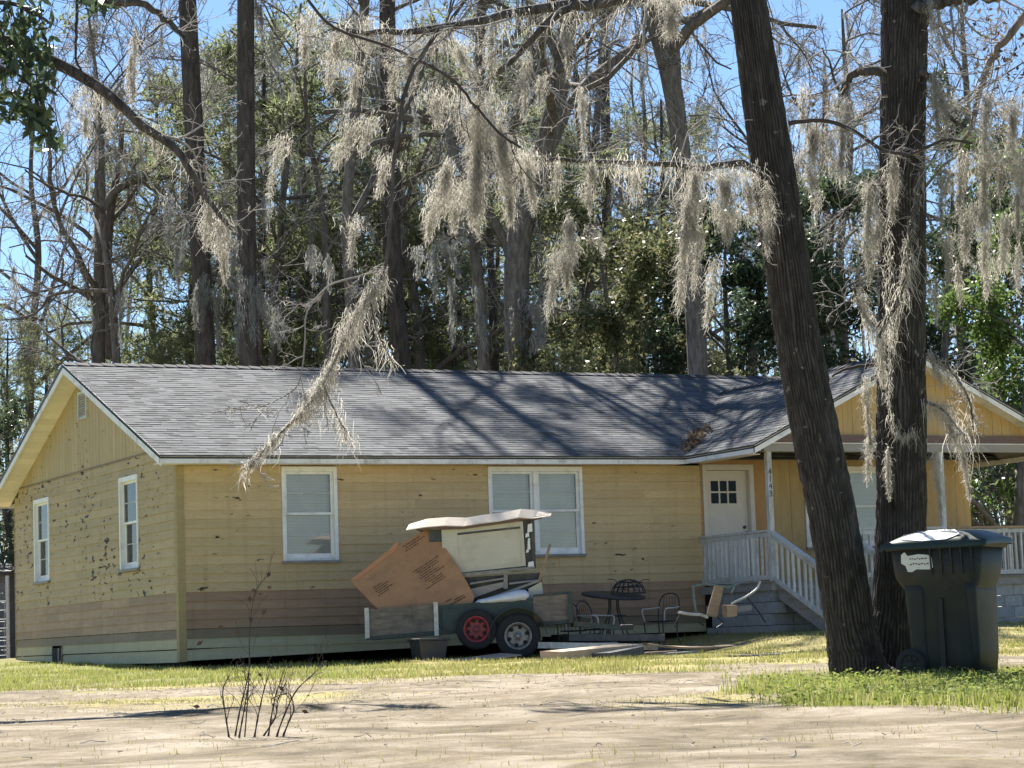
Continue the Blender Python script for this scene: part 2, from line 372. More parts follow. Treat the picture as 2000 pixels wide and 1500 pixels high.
# ---------------------------------------------------------------- ground
def cover(x, y):                      # returns green, dry weights
    d = (x-CAM[0])*math.sin(YAW)+(y-CAM[1])*math.cos(YAW)
    u = ((x-CAM[0])*math.cos(YAW)-(y-CAM[1])*math.sin(YAW))/np.maximum(d, .1)*FOC
    wob = .9*np.sin(x*.9+y*.35)+.6*np.sin(x*2.1-y*.8+1.)+.4*np.sin(y*1.9+x*.4)
    lawn = sm(25.8, 29.5, d+wob*1.3-np.clip((u+300)/700, -1, 1)*1.0)
    patch = sm(400, 680, u+wob*70+18*np.clip(d-17, 0, 9))*sm(13.6, 15.4, d+wob*.25+.0012*(u-600))*(1-sm(21.5, 23.5, d+wob*.4))
    far = sm(44, 60, d)
    left = 1-sm(-330, -120, u+wob*60)
    g = np.maximum(lawn*(.30+.50*left), patch)
    dry = np.clip(np.maximum(lawn*(.9-.35*left), (.55*sm(13.5, 17, d))*sm(.1, .9, np.sin(x*.63+1.1*np.sin(y*.41))*np.sin(y*.57+.8*np.sin(x*.37)))), 0, 1)
    return np.clip(g, 0, 1), np.clip(dry*(1-patch), 0, 1), far
def ground_sheet():
    dd = np.concatenate([np.linspace(-6, 3, 10), np.linspace(3.4, 46, 190), np.linspace(47, 90, 30), np.geomspace(95, 1500, 22)])
    uu = np.linspace(-1, 1, 161); uu = np.sign(uu)*np.abs(uu)**1.6
    D, W = np.meshgrid(dd, uu, indexing='ij')
    half = np.maximum(np.abs(D)*.9, 14)
    X = CAM[0]+D*math.sin(YAW)+W*half*math.cos(YAW); Y = CAM[1]+D*math.cos(YAW)-W*half*math.sin(YAW)
    Z = ground(X, Y)
    r, c = D.shape; i = np.arange(r-1)[:,None]*c; j = np.arange(c-1)[None]
    F = np.stack([i+j, i+j+1, i+c+j+1, i+c+j], -1).reshape(-1, 4)[:, ::-1]
    o = mesh_obj('ground', np.stack([X, Y, Z], -1).reshape(-1, 3), F, None, None, True)
    g, dry, far = cover(X.ravel(), Y.ravel())
    ca = o.data.color_attributes.new('cover', 'FLOAT_COLOR', 'POINT')
    ca.data.foreach_set('color', np.stack([g, dry, far, np.ones_like(g)], -1).astype(np.float32).ravel())
    m, t, b = newmat('ground_soil')
    at_ = nd(t, 'ShaderNodeVertexColor', layer_name='cover'); sp = nd(t, 'ShaderNodeSeparateColor'); t.links.new(at_.outputs[0], sp.inputs[0])
    v = pos(t); vs = pos(t, (1,1,1))
    sand = ramp(t, noise(t, v, 1.4, 8, .68, .5), [(.34, (.10,.083,.058)), (.47, (.20,.167,.12)), (.62, (.325,.28,.22))])
    sand = mix(t, ramp(t, noise(t, v, 3.2, 8, .75, .6), [(.50,(0,0,0)),(.66,(.85,)*3)]), sand, (.19,.15,.095))
    sand = mix(t, ramp(t, noise(t, v, 14, 6, .7), [(.55,(0,0,0)),(.75,(.6,)*3)]), sand, (.14,.105,.07))
    gr = ramp(t, noise(t, v, 7, 6, .7), [(.3, (.10,.11,.04)), (.55, (.20,.205,.075)), (.75, (.32,.29,.14))])
    dr = ramp(t, noise(t, v, 4, 6, .7), [(.3, (.20,.18,.07)), (.55, (.34,.29,.13)), (.75, (.46,.38,.23))])
    litter = ramp(t, noise(t, v, 6, 6, .7), [(.3, (.07,.05,.03)), (.7, (.20,.15,.09))])
    n2 = noise(t, v, 2.1, 5, .65)
    def thr(w, lo, hi):
        a = nd(t, 'ShaderNodeMath', operation='ADD'); t.links.new(w, a.inputs[0]); t.links.new(n2, a.inputs[1])
        return ramp(t, a.outputs[0], [(lo, (0,0,0)), (hi, (1,1,1))])
    half_ = nd(t, 'ShaderNodeMath', operation='MULTIPLY'); t.links.new(sp.outputs[1], half_.inputs[0]); half_.inputs[1].default_value = .5
    halfg = nd(t, 'ShaderNodeMath', operation='MULTIPLY'); t.links.new(sp.outputs[0], halfg.inputs[0]); halfg.inputs[1].default_value = .5
    c = mix(t, thr(half_.outputs[0], .62, .80), sand, dr)
    c = mix(t, thr(halfg.outputs[0], .66, .86), c, gr)
    c = mix(t, sp.outputs[2], c, litter)
    t.links.new(c, b.inputs['Base Color']); b.inputs['Roughness'].default_value = .95; b.inputs['Specular IOR Level'].default_value = .1
    bump(t, b, noise(t, v, 9, 8, .75), .8, .05)
    o.data.materials.append(m); tag(o, kind='structure'); o['label'] = 'sandy yard with patches of grass in front of the house'
    return o
ground_sheet()

# ================================================================ HOUSE
W, XR = 10.39, 15.93
EY, EZ, SL, RY, RZ = -0.45, 3.36, 0.381, 5.195, 5.51
WX, WZ, WS, WY = 12.87, 5.04, 0.4815, -2.80            # porch wing: ridge x, ridge z, slope, rake plane
PX, PY, PZ = 9.87, -2.40, 1.03                          # porch corner and floor
def rz(y): return EZ+SL*(y-EY) if y <= RY else EZ+SL*(2*RY-EY-y)
def wz(x): return WZ-WS*abs(x-WX)
rng = random.Random(7)
house = thing('yellow_house', (XR/2, W/2, 0), 'long single-storey yellow wooden house with grey shingle roof and porch', 'house')
HO = ORG[house.name]
TF = lambda a, d, z: (a, d, z)                # front wall: a = x, d = depth behind the face
TL = lambda a, d, z: (d, a, z)                # gable wall: a = y
def wbox(mb, T, a0, a1, d0, d1, z0, z1):
    if T is TL: a0, a1 = a1, a0
    return mb.hexa([T(a0,d0,z0),T(a1,d0,z0),T(a1,d1,z0),T(a0,d1,z0),T(a0,d0,z1),T(a1,d0,z1),T(a1,d1,z1),T(a0,d1,z1)])
# ---- inner walls (the boards are nailed on these)
def core(name, pts, thick, mat):
    return MB().poly(pts, thick).build(name, mat, house)
wall_front = core('front_wall', [(0.12,.12,.25),(XR-.02,.12,.25),(XR-.02,.12,3.30),(.12,.12,3.30)], (0,.1,0), m_dark)
wall_left = core('gable_wall', [(.12,.13,-.2),(.12,W,-.2),(.12,W,rz(W)-.14),(.12,RY,RZ-.14),(.12,.13,rz(.13)-.14)], (.1,0,0), m_dark)
core('back_wall', [(.12,W-.02,-.2),(XR,W-.02,-.2),(XR,W-.02,3.3),(.12,W-.02,3.3)], (0,.1,0), m_front)
wall_right = core('right_wall', [(XR-.1,.02,-.2),(XR-.1,W,-.2),(XR-.1,W,rz(W)-.14),(XR-.1,RY,RZ-.14),(XR-.1,.02,rz(0)-.14)], (.1,0,0), m_front)
# ---- lap boards
_bc = {}
def lap(mat):
    if mat.name not in _bc:
        mb = MB().hexa([(0,-.021,0),(1,-.021,0),(1,.004,0),(0,.004,0),(0,-.006,1),(1,-.006,1),(1,.004,1),(0,.004,1)])
        _bc[mat.name] = unit_mesh('lap_board', mb, mat)
    return _bc[mat.name]
def board_front(x0, x1, z, h, mat):
    j = rng.uniform(-.003, .003)
    piece('board', lap(mat), (x0+.0015, j, z+.002), (x1-x0-.003, 1, h*1.02), wall_front, (rng.uniform(-.004,.004), rng.uniform(-.0012,.0012), 0))
def board_left(y0, y1, z, h, mat):
    j = rng.uniform(-.003, .003)
    piece('board', lap(mat), (j, y1-.0015, z+.002), (y1-y0-.003, 1, h*1.02), wall_left, (0, rng.uniform(-.0012,.0012), -math.pi/2))
def cuts(a, b, holes):
    seg = [(a, b)]
    for h0, h1 in holes:
        seg = [s for (p, q) in seg for s in ((p, min(q, h0)), (max(p, h1), q)) if s[1]-s[0] > .03]
    out = []
    for p, q in seg:
        while q-p > 4.2:
            L = rng.uniform(1.6, 3.6); out.append((p, p+L)); p += L
        if q-p > 2.2 and rng.random() < .6:
            L = rng.uniform(.4, .6)*(q-p); out += [(p, p+L), (p+L, q)]
        else: out.append((p, q))
    return out
FWIN = [(1.815, 2.812, 1.615, 3.195), (5.646, 7.50, 1.65, 3.197)]
LWIN = [(2.078, 3.152, 1.63, 3.24), (7.763, 8.856, 1.63, 3.24)]
EXP = .1497
for side, board, A0, A1, wins in (('F', board_front, .105, PX+.06, FWIN), ('L', board_left, .105, W-.01, LWIN)):
    lev = [(.02, .17, m_cream), (.212, .155, m_cream)]
    if side == 'L': lev = [(-.01, .195, m_cream), (.205, .165, m_cream)]
    z = .37
    top = 3.215 if side == 'F' else 3.555
    n = 0
    while z < top-.02:
        h = min(EXP, top-z)
        if side == 'F': mt = m_grey if n == 0 else (m_pink if z < .98 else m_front)
        else: mt = m_grey if n == 0 else (m_tan if z < .98 else m_gable)
        lev.append((z, h, mt)); z += EXP if n else .16; n += 1
    for (z, h, mt) in lev:
        a0, a1 = A0, A1
        if side == 'L':
            lo = (z+h+.13-EZ)/SL+EY; a0 = max(a0, lo); a1 = min(a1, 2*RY-lo)
        holes = [(w0, w1) for (w0, w1, q0, q1) in wins if z+h > q0 and z < q1]
        if side == 'L' and z < .3: holes.append((7.0, 7.75))          # crawl-space vent
        if side == 'F' and z < .1:
            # lowest front boards follow the ground and lift away from it to the right
            for (p, q) in cuts(a0, 6.6, []):
                o = piece('board', lap(mt), (p, 0, .012+.021*p), (q-p-.004, 1, .178), wall_front, (0, -.021, 0))
            continue
        for (p, q) in cuts(a0, a1, holes):
            zz = z
            board(p, q, zz, h, mt)
        for (w0, w1, q0, q1) in wins:                                # infill strips above and below a window
            if z < q1-.001 and z+h > q1+.012 and z+h > q1: board(w0, w1, q1, z+h-q1, mt)
            if z < q0-.05 and z+h > q0+.001: board(w0, w1, z, q0-.045-z, mt)
# corner boards
cb = MB().box((-.024,-.026,.0),(.105,-.004,3.22)).build('corner_board', m_grey if False else siding('corner_paint', (.42,.32,.15), (.34,.26,.13), .74, rnd=0), house)
MB().box((-.026,-.004,.0),(-.004,.105,3.30)).build('corner_board', cb.data.materials[0], house)
MB().box((-.024,W-.01,-.2),(.08,W+.02,3.2)).build('corner_board', cb.data.materials[0], house)
# gable: vertical boards above the lap siding, band strip, vent
gp = bpy.data.objects.new("gable_panel", None); COL.objects.link(gp); gp.parent = house; gp.location = np.array((0,RY,3.56))-HO; ORG[gp.name] = np.array((0,RY,3.56))
y = .32
while y < W-.32:
    y2 = min(y+.203, W-.3)
    z1, z2 = rz(y)-.12, rz(y2)-.12
    if not (RY < y and False):
        if y < RY < y2: zt = [(y, z1), (RY, RZ-.12), (y2, z2)]
        else: zt = [(y, z1), (y2, z2)]
        MB().poly([(-.012, y+.004, 3.565), (-.012, y2-.004, 3.565)]+[(-.012, max(min(a, y2-.004), y+.004), max(b, 3.57)) for a, b in zt[::-1]], (.016,0,0)).build('board', m_gablev, gp)
    y = y2
MB().box((-.022,.30,3.545),(.004,W-.30,3.572)).build('band_strip', m_grey, house)
vt = MB(); vz0, vz1, vy0, vy1 = 4.50, 5.02, 5.05, 5.62
for (a0,a1,b0,b1) in ((vy0,vy1,vz0,vz0+.05),(vy0,vy1,vz1-.05,vz1),(vy0,vy0+.05,vz0+.05,vz1-.05),(vy1-.05,vy1,vz0+.05,vz1-.05)):
    vt.box((-.05,a0,b0),(-.012,a1,b1))
vent = vt.build('gable_vent', m_rail, house)
for i in range(9):
    z = vz0+.06+i*.046
    MB().hexa([(-.045,vy0+.05,z),(-.045,vy1-.05,z),(-.014,vy1-.05,z+.03),(-.014,vy0+.05,z+.03),(-.045,vy0+.05,z+.008),(-.045,vy1-.05,z+.008),(-.014,vy1-.05,z+.038),(-.014,vy0+.05,z+.038)]).build('slat', m_rail, vent)
fv = MB().box((-.01,7.03,-.06),(.05,7.72,.33)).build('foundation_vent', m_dark, house)
MB().box((-.025,7.20,-.06),(-.012,7.30,.33)).build('louver', m_grey, fv)
MB().box((-.03,6.99,-.08),(-.012,7.03,.36)).build('louver', m_grey, fv)
# ---- windows
def window(T, a0, a1, z0, z1, units=1, muntin=True, deep=.0, cover='blind'):
    w = bpy.data.objects.new('window', None); COL.objects.link(w); w.parent = house
    c = np.array(T((a0+a1)/2, 0, z0)); w.location = c-HO; ORG[w.name] = c
    cs = .06
    fr = MB()
    wbox(fr,T,a0,a0+cs,-.04,.115,z0,z1); wbox(fr,T,a1-cs,a1,-.04,.115,z0,z1); wbox(fr,T,a0+cs,a1-cs,-.042,.115,z1-.085,z1)
    wbox(fr,T,a0+cs,a1-cs,.02,.115,z0,z0+.05)
    ua = (a1-a0-2*cs)/units
    for i in range(1, units): wbox(fr,T,a0+cs+ua*i-.045,a0+cs+ua*i+.045,-.035,.115,z0+.05,z1-.085)
    fr.build('frame', m_white, w, bevel=.004)
    MB_s = MB(); wbox(MB_s,T,a0-.02,a1+.02,-.07,.0,z0-.045,z0); MB_s.build('sill', m_woodgrey, w)
    zm = z0+(z1-z0)*.5
    for i in range(units):
        b0 = a0+cs+ua*i+(.045 if i else 0); b1 = a0+cs+ua*(i+1)-(.045 if i < units-1 else 0)
        for (p, q, d) in ((zm-.02, z1-.085, .022), (z0+.05, zm+.02, .058)):
            s = MB(); t = .045
            wbox(s,T,b0,b0+t,d,d+.03,p,q); wbox(s,T,b1-t,b1,d,d+.03,p,q)
            wbox(s,T,b0+t,b1-t,d,d+.03,q-.04,q); wbox(s,T,b0+t,b1-t,d,d+.03,p,p+(.04 if d < .05 else .07))
            s.build('sash', m_white, w)
            if muntin:
                s = MB(); wbox(s,T,b0+t,b1-t,d+.008,d+.02,(p+q)/2-.009,(p+q)/2+.009); s.build('muntin', m_rail, w)
            s = MB(); wbox(s,T,b0+t,b1-t,d+.012,d+.016,p+.04,q-.04); s.build('pane', m_glass, w)
        s = MB()
        if cover == 'blind':
            z = z0+.09
            while z < z1-.1:
                wbox(s,T,b0+.03,b1-.03,.098+.004*math.sin(z*9),.104+.004*math.sin(z*9),z,z+.0225); z += .025
            o = s.build('blind', m_blind, w); o['kind'] = 'stuff'
        else:
            n = 18; V = []; F = []
            for i2 in range(n+1):
                a = b0+(b1-b0)*i2/n; d = .102+.010*math.sin(i2*1.9)
                V += [T(a,d,z0+.06), T(a,d,z1-.09)]
            s.add(V, [(2*k,2*k+2,2*k+3,2*k+1) for k in range(n)]); s.build('curtain', m_curtain, w, smooth=True)
    return w
window(TF, *FWIN[0]); window(TF, *FWIN[1], units=2)
window(TL, *LWIN[0], cover='curtain'); window(TL, *LWIN[1], cover='curtain')
# ---- porch back wall: vertical panels, door, picture window
for (x0, x1, mt, z1) in ((PX+.06, 9.97, m_orange, 3.4), (11.06, 11.45, m_orange, 3.4), (11.45, 11.85, m_porchw, 3.4), (11.85, 12.15, m_porchw, 3.4),
                         (14.05, 14.6, m_porchw, 3.4), (14.6, 15.2, m_wgable, 3.4), (15.2, 15.6, m_porchw, 3.4), (15.6, XR, m_wgable, 3.4)):
    MB().box((x0+.003,-.014,PZ),(x1-.003,.004,z1)).build('board', mt, wall_front)
MB().box((9.97,-.014,3.245),(11.06,.004,3.4)).build('board', m_orange, wall_front)
MB().box((12.15,-.014,3.21),(14.05,.004,3.4)).build('board', m_porchw, wall_front)
MB().box((12.15,-.014,PZ),(14.05,.004,1.70)).build('board', m_porchw, wall_front)
window(TF, 12.16, 14.04, 1.70, 3.205, units=2, muntin=False)
door = bpy.data.objects.new('front_door', None); COL.objects.link(door); door.parent = house; door.location = np.array((10.5,0,PZ))-HO; ORG[door.name] = np.array((10.5,0,PZ))
d = MB(); d.box((9.972,-.045,PZ),(10.05,.115,3.24)); d.box((10.965,-.045,PZ),(11.058,.115,3.24)); d.box((10.05,-.047,3.135),(10.965,.115,3.24))
d.build('door_frame', m_door, door, bevel=.004)
d = MB(); lx0, lx1, lz0, lz1 = 10.19, 10.735, 2.53, 2.945
for b in (((10.055,.06,PZ+.03),(lx0,.10,3.13)),((lx1,.06,PZ+.03),(10.96,.10,3.13)),((lx0,.06,lz1),(lx1,.10,3.13)),((lx0,.06,PZ+.03),(lx1,.10,lz0))): d.box(*b)
for i in (1, 2):
    x = lx0+(lx1-lx0)*i/3; d.box((x-.015,.062,lz0),(x+.015,.098,lz1))
d.box((lx0,.061,(lz0+lz1)/2-.015),(lx1,.099,(lz0+lz1)/2+.015))
d.build('door_leaf', m_door, door)
gd = glassmat('door_glass', (.22,.25,.27), -.1)
for i in range(3):
    for j in range(2):
        MB().box((lx0+(lx1-lx0)*i/3,.078,lz0+(lz1-lz0)*j/2),(lx0+(lx1-lx0)*(i+1)/3,.082,lz0+(lz1-lz0)*(j+1)/2)).build('pane', gd, door)
MB().disc((10.87,.06,2.09),(0,-1,0),.032,.02,14).build('deadbolt', m_iron, door)
h = MB().disc((10.87,.06,1.98),(0,-1,0),.03,.02,14); h.disc((10.87,.04,1.98),(0,-1,0),.016,.05,12); h.lathe((10.87,-.01,1.98),(0,-1,0),[(.0,-.005),(.03,0),(.035,.02),(.02,.045),(0,.05)],14); h.build('door_handle', m_iron, door, True)
# ---- roof: decks, shingles, fascias, rakes, soffits
XL0, XR0 = -.43, XR+.44
roof = MB().hexa([(XL0,EY,EZ-.07),(XR0,EY,EZ-.07),(XR0,RY,RZ-.07),(XL0,RY,RZ-.07),(XL0,EY,EZ-.042),(XR0,EY,EZ-.042),(XR0,RY,RZ-.042),(XL0,RY,RZ-.042)])
BY = 2*RY-EY
roof.hexa([(XL0,RY,RZ-.07),(XR0,RY,RZ-.07),(XR0,BY,EZ-.07),(XL0,BY,EZ-.07),(XL0,RY,RZ-.042),(XR0,RY,RZ-.042),(XR0,BY,EZ-.042),(XL0,BY,EZ-.042)])
for s in (-1, 1):
    e = WX+s*(WX-9.37)
    roof.hexa([(e,WY,EZ-.07),(WX,WY,WZ-.07),(WX,4.2,WZ-.07),(e,1.0 if s<0 else 1.0,EZ-.07),(e,WY,EZ-.044),(WX,WY,WZ-.044),(WX,4.2,WZ-.044),(e,1.0,EZ-.044)])
roof = roof.build('roof', m_drip, house)
def shingles(name, O, ex, ey, nx, L, Wd, expo, seed, clip=None, single=0):
    r = np.random.default_rng(seed); V = []; F = []; C = []
    O = np.array(O, float); ex = np.array(ex, float); ey = np.array(ey, float); nx = np.array(nx, float)
    rows = int(L/expo)
    for j in range(rows+1):
        s0 = j*expo; s1 = min(s0+expo*1.12, L); x = -r.random()*.3
        if s1 <= s0+.02: break
        while x < Wd:
            w = r.choice([.11, .16, .2, .27, .33]); a, b = max(x, 0), min(x+w, Wd); x += w
            if b-a < .02: continue
            if clip is not None and not clip((a+b)/2, s0): continue
            th = .007+.004*(r.random() < .5)+.003*r.random(); dx = s0-.006*r.random() if j else s0-.012
            A = O+ex*a+ey*dx; B = O+ex*b+ey*dx; Cc = O+ex*b+ey*s1; D = O+ex*a+ey*s1
            k = len(V); V += [A, B, A+nx*th, B+nx*th, Cc+nx*.003, D+nx*.003]
            F += [(k,k+1,k+3,k+2), (k+2,k+3,k+4,k+5)]
            g = r.choice([.16,.21,.25,.29,.34], p=[.13,.22,.28,.22,.15])*(.9+.2*r.random())*.41; C += [g]*8
    for i in range(single):
        q = mesh_obj('shingle', np.array(V[6*i:6*i+6]), np.array([(0,1,3,2),(2,3,4,5)]), m_shingle, roof)
        ca = q.data.color_attributes.new('tone', 'FLOAT_COLOR', 'CORNER'); g = C[8*i]
        ca.data.foreach_set('color', np.tile(np.array([g*.95, g, g*1.07, 1.], np.float32), 8))
    V = V[6*single:]; F = [tuple(a-6*single for a in f) for f in F[2*single:]]; C = C[8*single:]
    o = mesh_obj(name, np.array(V), np.array(F), m_shingle, roof)
    ca = o.data.color_attributes.new('tone', 'FLOAT_COLOR', 'CORNER')
    C = np.array(C); ca.data.foreach_set('color', np.stack([C*.95, C*1.0, C*1.07, np.ones_like(C)], -1).astype(np.float32).ravel())
    o['kind'] = 'stuff'; return o
cs_ = 1/math.hypot(1, SL); fn = np.array([0,-SL*cs_,cs_]); Lm = math.hypot(RY-EY, RZ-EZ)
shingles('shingles', (XL0-.01,EY-.02,EZ-.018), (1,0,0), (0,cs_,SL*cs_), fn, Lm, XR0-XL0+.02, .1435, 3, None, 298)
shingles('shingles', (XR0,BY+.02,EZ-.018), (-1,0,0), (0,-cs_,SL*cs_), (0,SL*cs_,cs_), Lm, XR0-XL0, .1435, 4)
cw = 1/math.hypot(1, WS); Lw = math.hypot(WX-9.37, WZ-EZ)+.006
shingles('shingles', (9.35,WY-.015,EZ-.018), (0,1,0), (cw,0,WS*cw), (-WS*cw,0,cw), Lw, 7.0, .1435, 5, lambda a, s: WY+a < (9.37+s*cw-9.37)*(3.96-EY)/(WX-9.37)+EY+.35)
shingles('shingles', (2*WX-9.35,4.2,EZ-.018), (0,-1,0), (-cw,0,WS*cw), (WS*cw,0,cw), Lw, 7.0, .1435, 6)
# ridge caps: overlapping bent pieces
capm = simple('ridge_cap', (.05,.05,.055), (.03,.03,.035), .9, 14, rnd=.2)
cap = MB().hexa([(0,-.15,-.062),(1.1,-.15,-.075),(1.1,0,-.018),(0,0,-.0),(0,-.15,-.045),(1.1,-.15,-.06),(1.1,0,.002),(0,0,.02)])
cap.hexa([(0,0,0),(1.1,0,-.018),(1.1,.15,-.075),(0,.15,-.062),(0,0,.02),(1.1,0,.002),(1.1,.15,-.06),(0,.15,-.045)])
capme = unit_mesh('ridge_cap', cap, capm)
x = XL0
while x < XR0-.1:
    piece('ridge_cap', capme, (x,RY,RZ+.012), (.24,1,1), roof, (0,rng.uniform(-.01,.01),0)); x += .24
yy = WY
while yy < 3.85:
    piece('ridge_cap', capme, (WX,yy,WZ+.012), (.24,1,1.15), roof, (0,0,math.pi/2)); yy += .24
# fascias / rakes
def hx(name, p0, p1, dz0, dz1, off, mat):              # vertical plank along p0-p1, thickness vector off
    p0 = np.array(p0, float); p1 = np.array(p1, float); off = np.array(off, float); a = np.array((0,0,dz0)); b = np.array((0,0,dz1))
    return MB().hexa([p0+a,p1+a,p1+a+off,p0+a+off,p0+b,p1+b,p1+b+off,p0+b+off]).build(name, mat, house)
hx('fascia', (XL0,EY+.004,EZ), (5.1,EY+.004,EZ), -.148, -.02, (0,.022,0), m_fascia)
hx('fascia', (5.104,EY+.003,EZ), (9.37,EY+.003,EZ), -.148, -.02, (0,.022,0), m_fascia)
hx('fascia', (9.372,WY,EZ), (9.372,EY+.0,EZ), -.148, -.02, (.022,0,0), m_fascia)
hx('fascia', (2*WX-9.372,WY,EZ), (2*WX-9.372,3,EZ), -.148, -.02, (-.022,0,0), m_fascia)
hx('rake_board', (XL0,EY,EZ), (XL0,RY,RZ), -.185, -.02, (.024,0,0), m_fascia)
hx('rake_board', (XL0,RY,RZ), (XL0,BY,EZ), -.185, -.02, (.024,0,0), m_fascia)
hx('rake_board', (9.37,WY,EZ), (WX,WY,WZ), -.165, -.02, (0,.024,0), m_fascia)
hx('rake_board', (WX,WY,WZ), (2*WX-9.37,WY,EZ), -.165, -.02, (0,.024,0), m_fascia)
hx('fascia', (XL0,BY-.02,EZ), (XR0,BY-.02,EZ), -.148, -.02, (0,.02,0), m_fascia)
for nm, a, b, off in (('drip_edge',(XL0-.008,EY-.012,EZ),(9.37,EY-.012,EZ),(0,.012,0)),('drip_edge',(9.358,WY-.02,EZ),(9.358,EY-.012,EZ),(.012,0,0)),
                      ('drip_edge',(XL0-.012,EY-.01,EZ),(XL0-.012,RY,RZ),(.012,0,0)),('drip_edge',(XL0-.012,RY,RZ),(XL0-.012,BY,EZ),(.012,0,0)),
                      ('drip_edge',(9.36,WY-.014,EZ),(WX,WY-.014,WZ),(0,.012,0)),('drip_edge',(WX,WY-.014,WZ),(2*WX-9.36,WY-.014,EZ),(0,.012,0))):
    hx(nm, a, b, -.034, -.004, off, m_drip)
# soffits
MB().box((XL0+.03,EY+.03,3.222),(9.4,-.03,3.236)).build('soffit', m_soffit, house)
for half in (0, 1):
    n = 24
    for i in range(n):
        y0 = EY+.03+(RY-EY-.03)*i/n; y1 = EY+.03+(RY-EY-.03)*(i+1)/n-.006
        if half: y0, y1 = 2*RY-y1, 2*RY-y0
        MB().hexa([(XL0+.03,y0,rz(y0)-.125),(.0,y0,rz(y0)-.125),(.0,y1,rz(y1)-.125),(XL0+.03,y1,rz(y1)-.125),
                   (XL0+.03,y0,rz(y0)-.112),(.0,y0,rz(y0)-.112),(.0,y1,rz(y1)-.112),(XL0+.03,y1,rz(y1)-.112)]).build('soffit_board', m_soffit, house)
for s in (-1, 1):
    for i in range(12):
        a0 = (WX-9.4)*i/12; a1 = (WX-9.4)*(i+1)/12-.006
        x0, x1 = WX+s*a0, WX+s*a1
        MB().hexa([(x0,WY+.03,wz(x0)-.125),(x1,WY+.03,wz(x1)-.125),(x1,PY+.01,wz(x1)-.125),(x0,PY+.01,wz(x0)-.125),
                   (x0,WY+.03,wz(x0)-.112),(x1,WY+.03,wz(x1)-.112),(x1,PY+.01,wz(x1)-.112),(x0,PY+.01,wz(x0)-.112)]).build('soffit_board', m_fascia, house)
# ---- wing gable boards, beam, ceiling
wg = bpy.data.objects.new('porch_gable', None); COL.objects.link(wg); wg.parent = house; wg.location = np.array((WX,PY,3.56))-HO; ORG[wg.name] = np.array((WX,PY,3.56))
x = 9.86
while x < 2*WX-9.86:
    x2 = min(x+.203, 2*WX-9.86); top = [(x, wz(x)-.11), (x2, wz(x2)-.11)]
    if x < WX < x2: top.insert(1, (WX, WZ-.11))
    if min(top[0][1], top[-1][1]) > 3.59:
        MB().poly([(x+.003,PY-.008,3.565),(x2-.003,PY-.008,3.565)]+[(min(max(a, x+.003), x2-.003),PY-.008,b) for a, b in top[::-1]], (0,.016,0)).build('board', m_wgable, wg)
    x = x2
MB().box((9.80,PY-.075,3.425),(XR+.02,PY+.075,3.562)).build('beam', m_beam, house)
MB().box((9.80,PY-.06,3.27),(XR+.02,PY+.06,3.421)).build('beam', m_beamg, house)
MB().box((9.81,PY-.085,3.408),(XR+.01,PY-.062,3.422)).build('trim_strip', m_white, house)
MB().box((9.80,PY+.08,3.43),(9.90,-.03,3.55)).build('beam', m_beamg, house)
MB().box((9.42,PY+.08,3.225),(9.80,-.48,3.24)).build('soffit', m_soffit, house)
MB().box((9.905,PY+.08,3.44),(XR+.3,-.02,3.455)).build('porch_ceiling', m_soffit, house)
# ---- porch floor, foundation, posts, rails, steps
pf = MB().box((PX-.04,PY-.05,PZ-.16),(XR,PY+.0,PZ-.03)).box((PX-.04,PY,PZ-.16),(PX+.0,-.03,PZ-.03)).build('porch_floor', m_woodgrey, house)
dk = unit_mesh('deck_board', MB().box((0,0,0),(1,1,.028)), m_deck)
x = PX-.06
while x < XR-.05:
    piece('deck_board', dk, (x,PY-.08,PZ-.028), (.135,2.06,1), pf); x += .14
fo = bpy.data.objects.new('block_foundation', None); COL.objects.link(fo); fo.parent = house; fo.location = np.array((12,PY,0))-HO; ORG[fo.name] = np.array((12.,PY,0.))
bl = unit_mesh('concrete_block', MB().box((0,0,0),(.39,.19,.19)), m_cmu)
for r_ in range(5):
    z = -.12+.2*r_
    for k in range(6):
        y0 = -.3-.4*k+(.2 if r_%2 else 0)
        if y0 < -.05 and y0-.39 > PY-.25: piece('concrete_block', bl, (PX+.02, y0, z), (1,1,1), fo, (0,0,-math.pi/2))
    for k in range(12):
        x0 = 11.42+.4*k-(.2 if r_%2 else 0)
        if x0+.2 < XR: piece('concrete_block', bl, (x0, PY+.02, z), (min(1, (XR-x0)/.39),1,1), fo)
    for k in range(4): piece('concrete_block', bl, (9.9+.4*k, PY+.02, z), (.98,1,1), fo)
def post(x, y, z0, z1, w=.095, num=False):
    p = MB().box((x-w/2,y-w/2,z0),(x+w/2,y+w/2,z1)).build('porch_post', m_rail, house, bevel=.006); return p
p1 = post(PX+.03, PY, PZ-.16, 3.27); post(13.53, PY, PZ, 3.27); post(XR-.06, PY, PZ, 3.27); post(11.40, PY, PZ, 1.97, .09); 
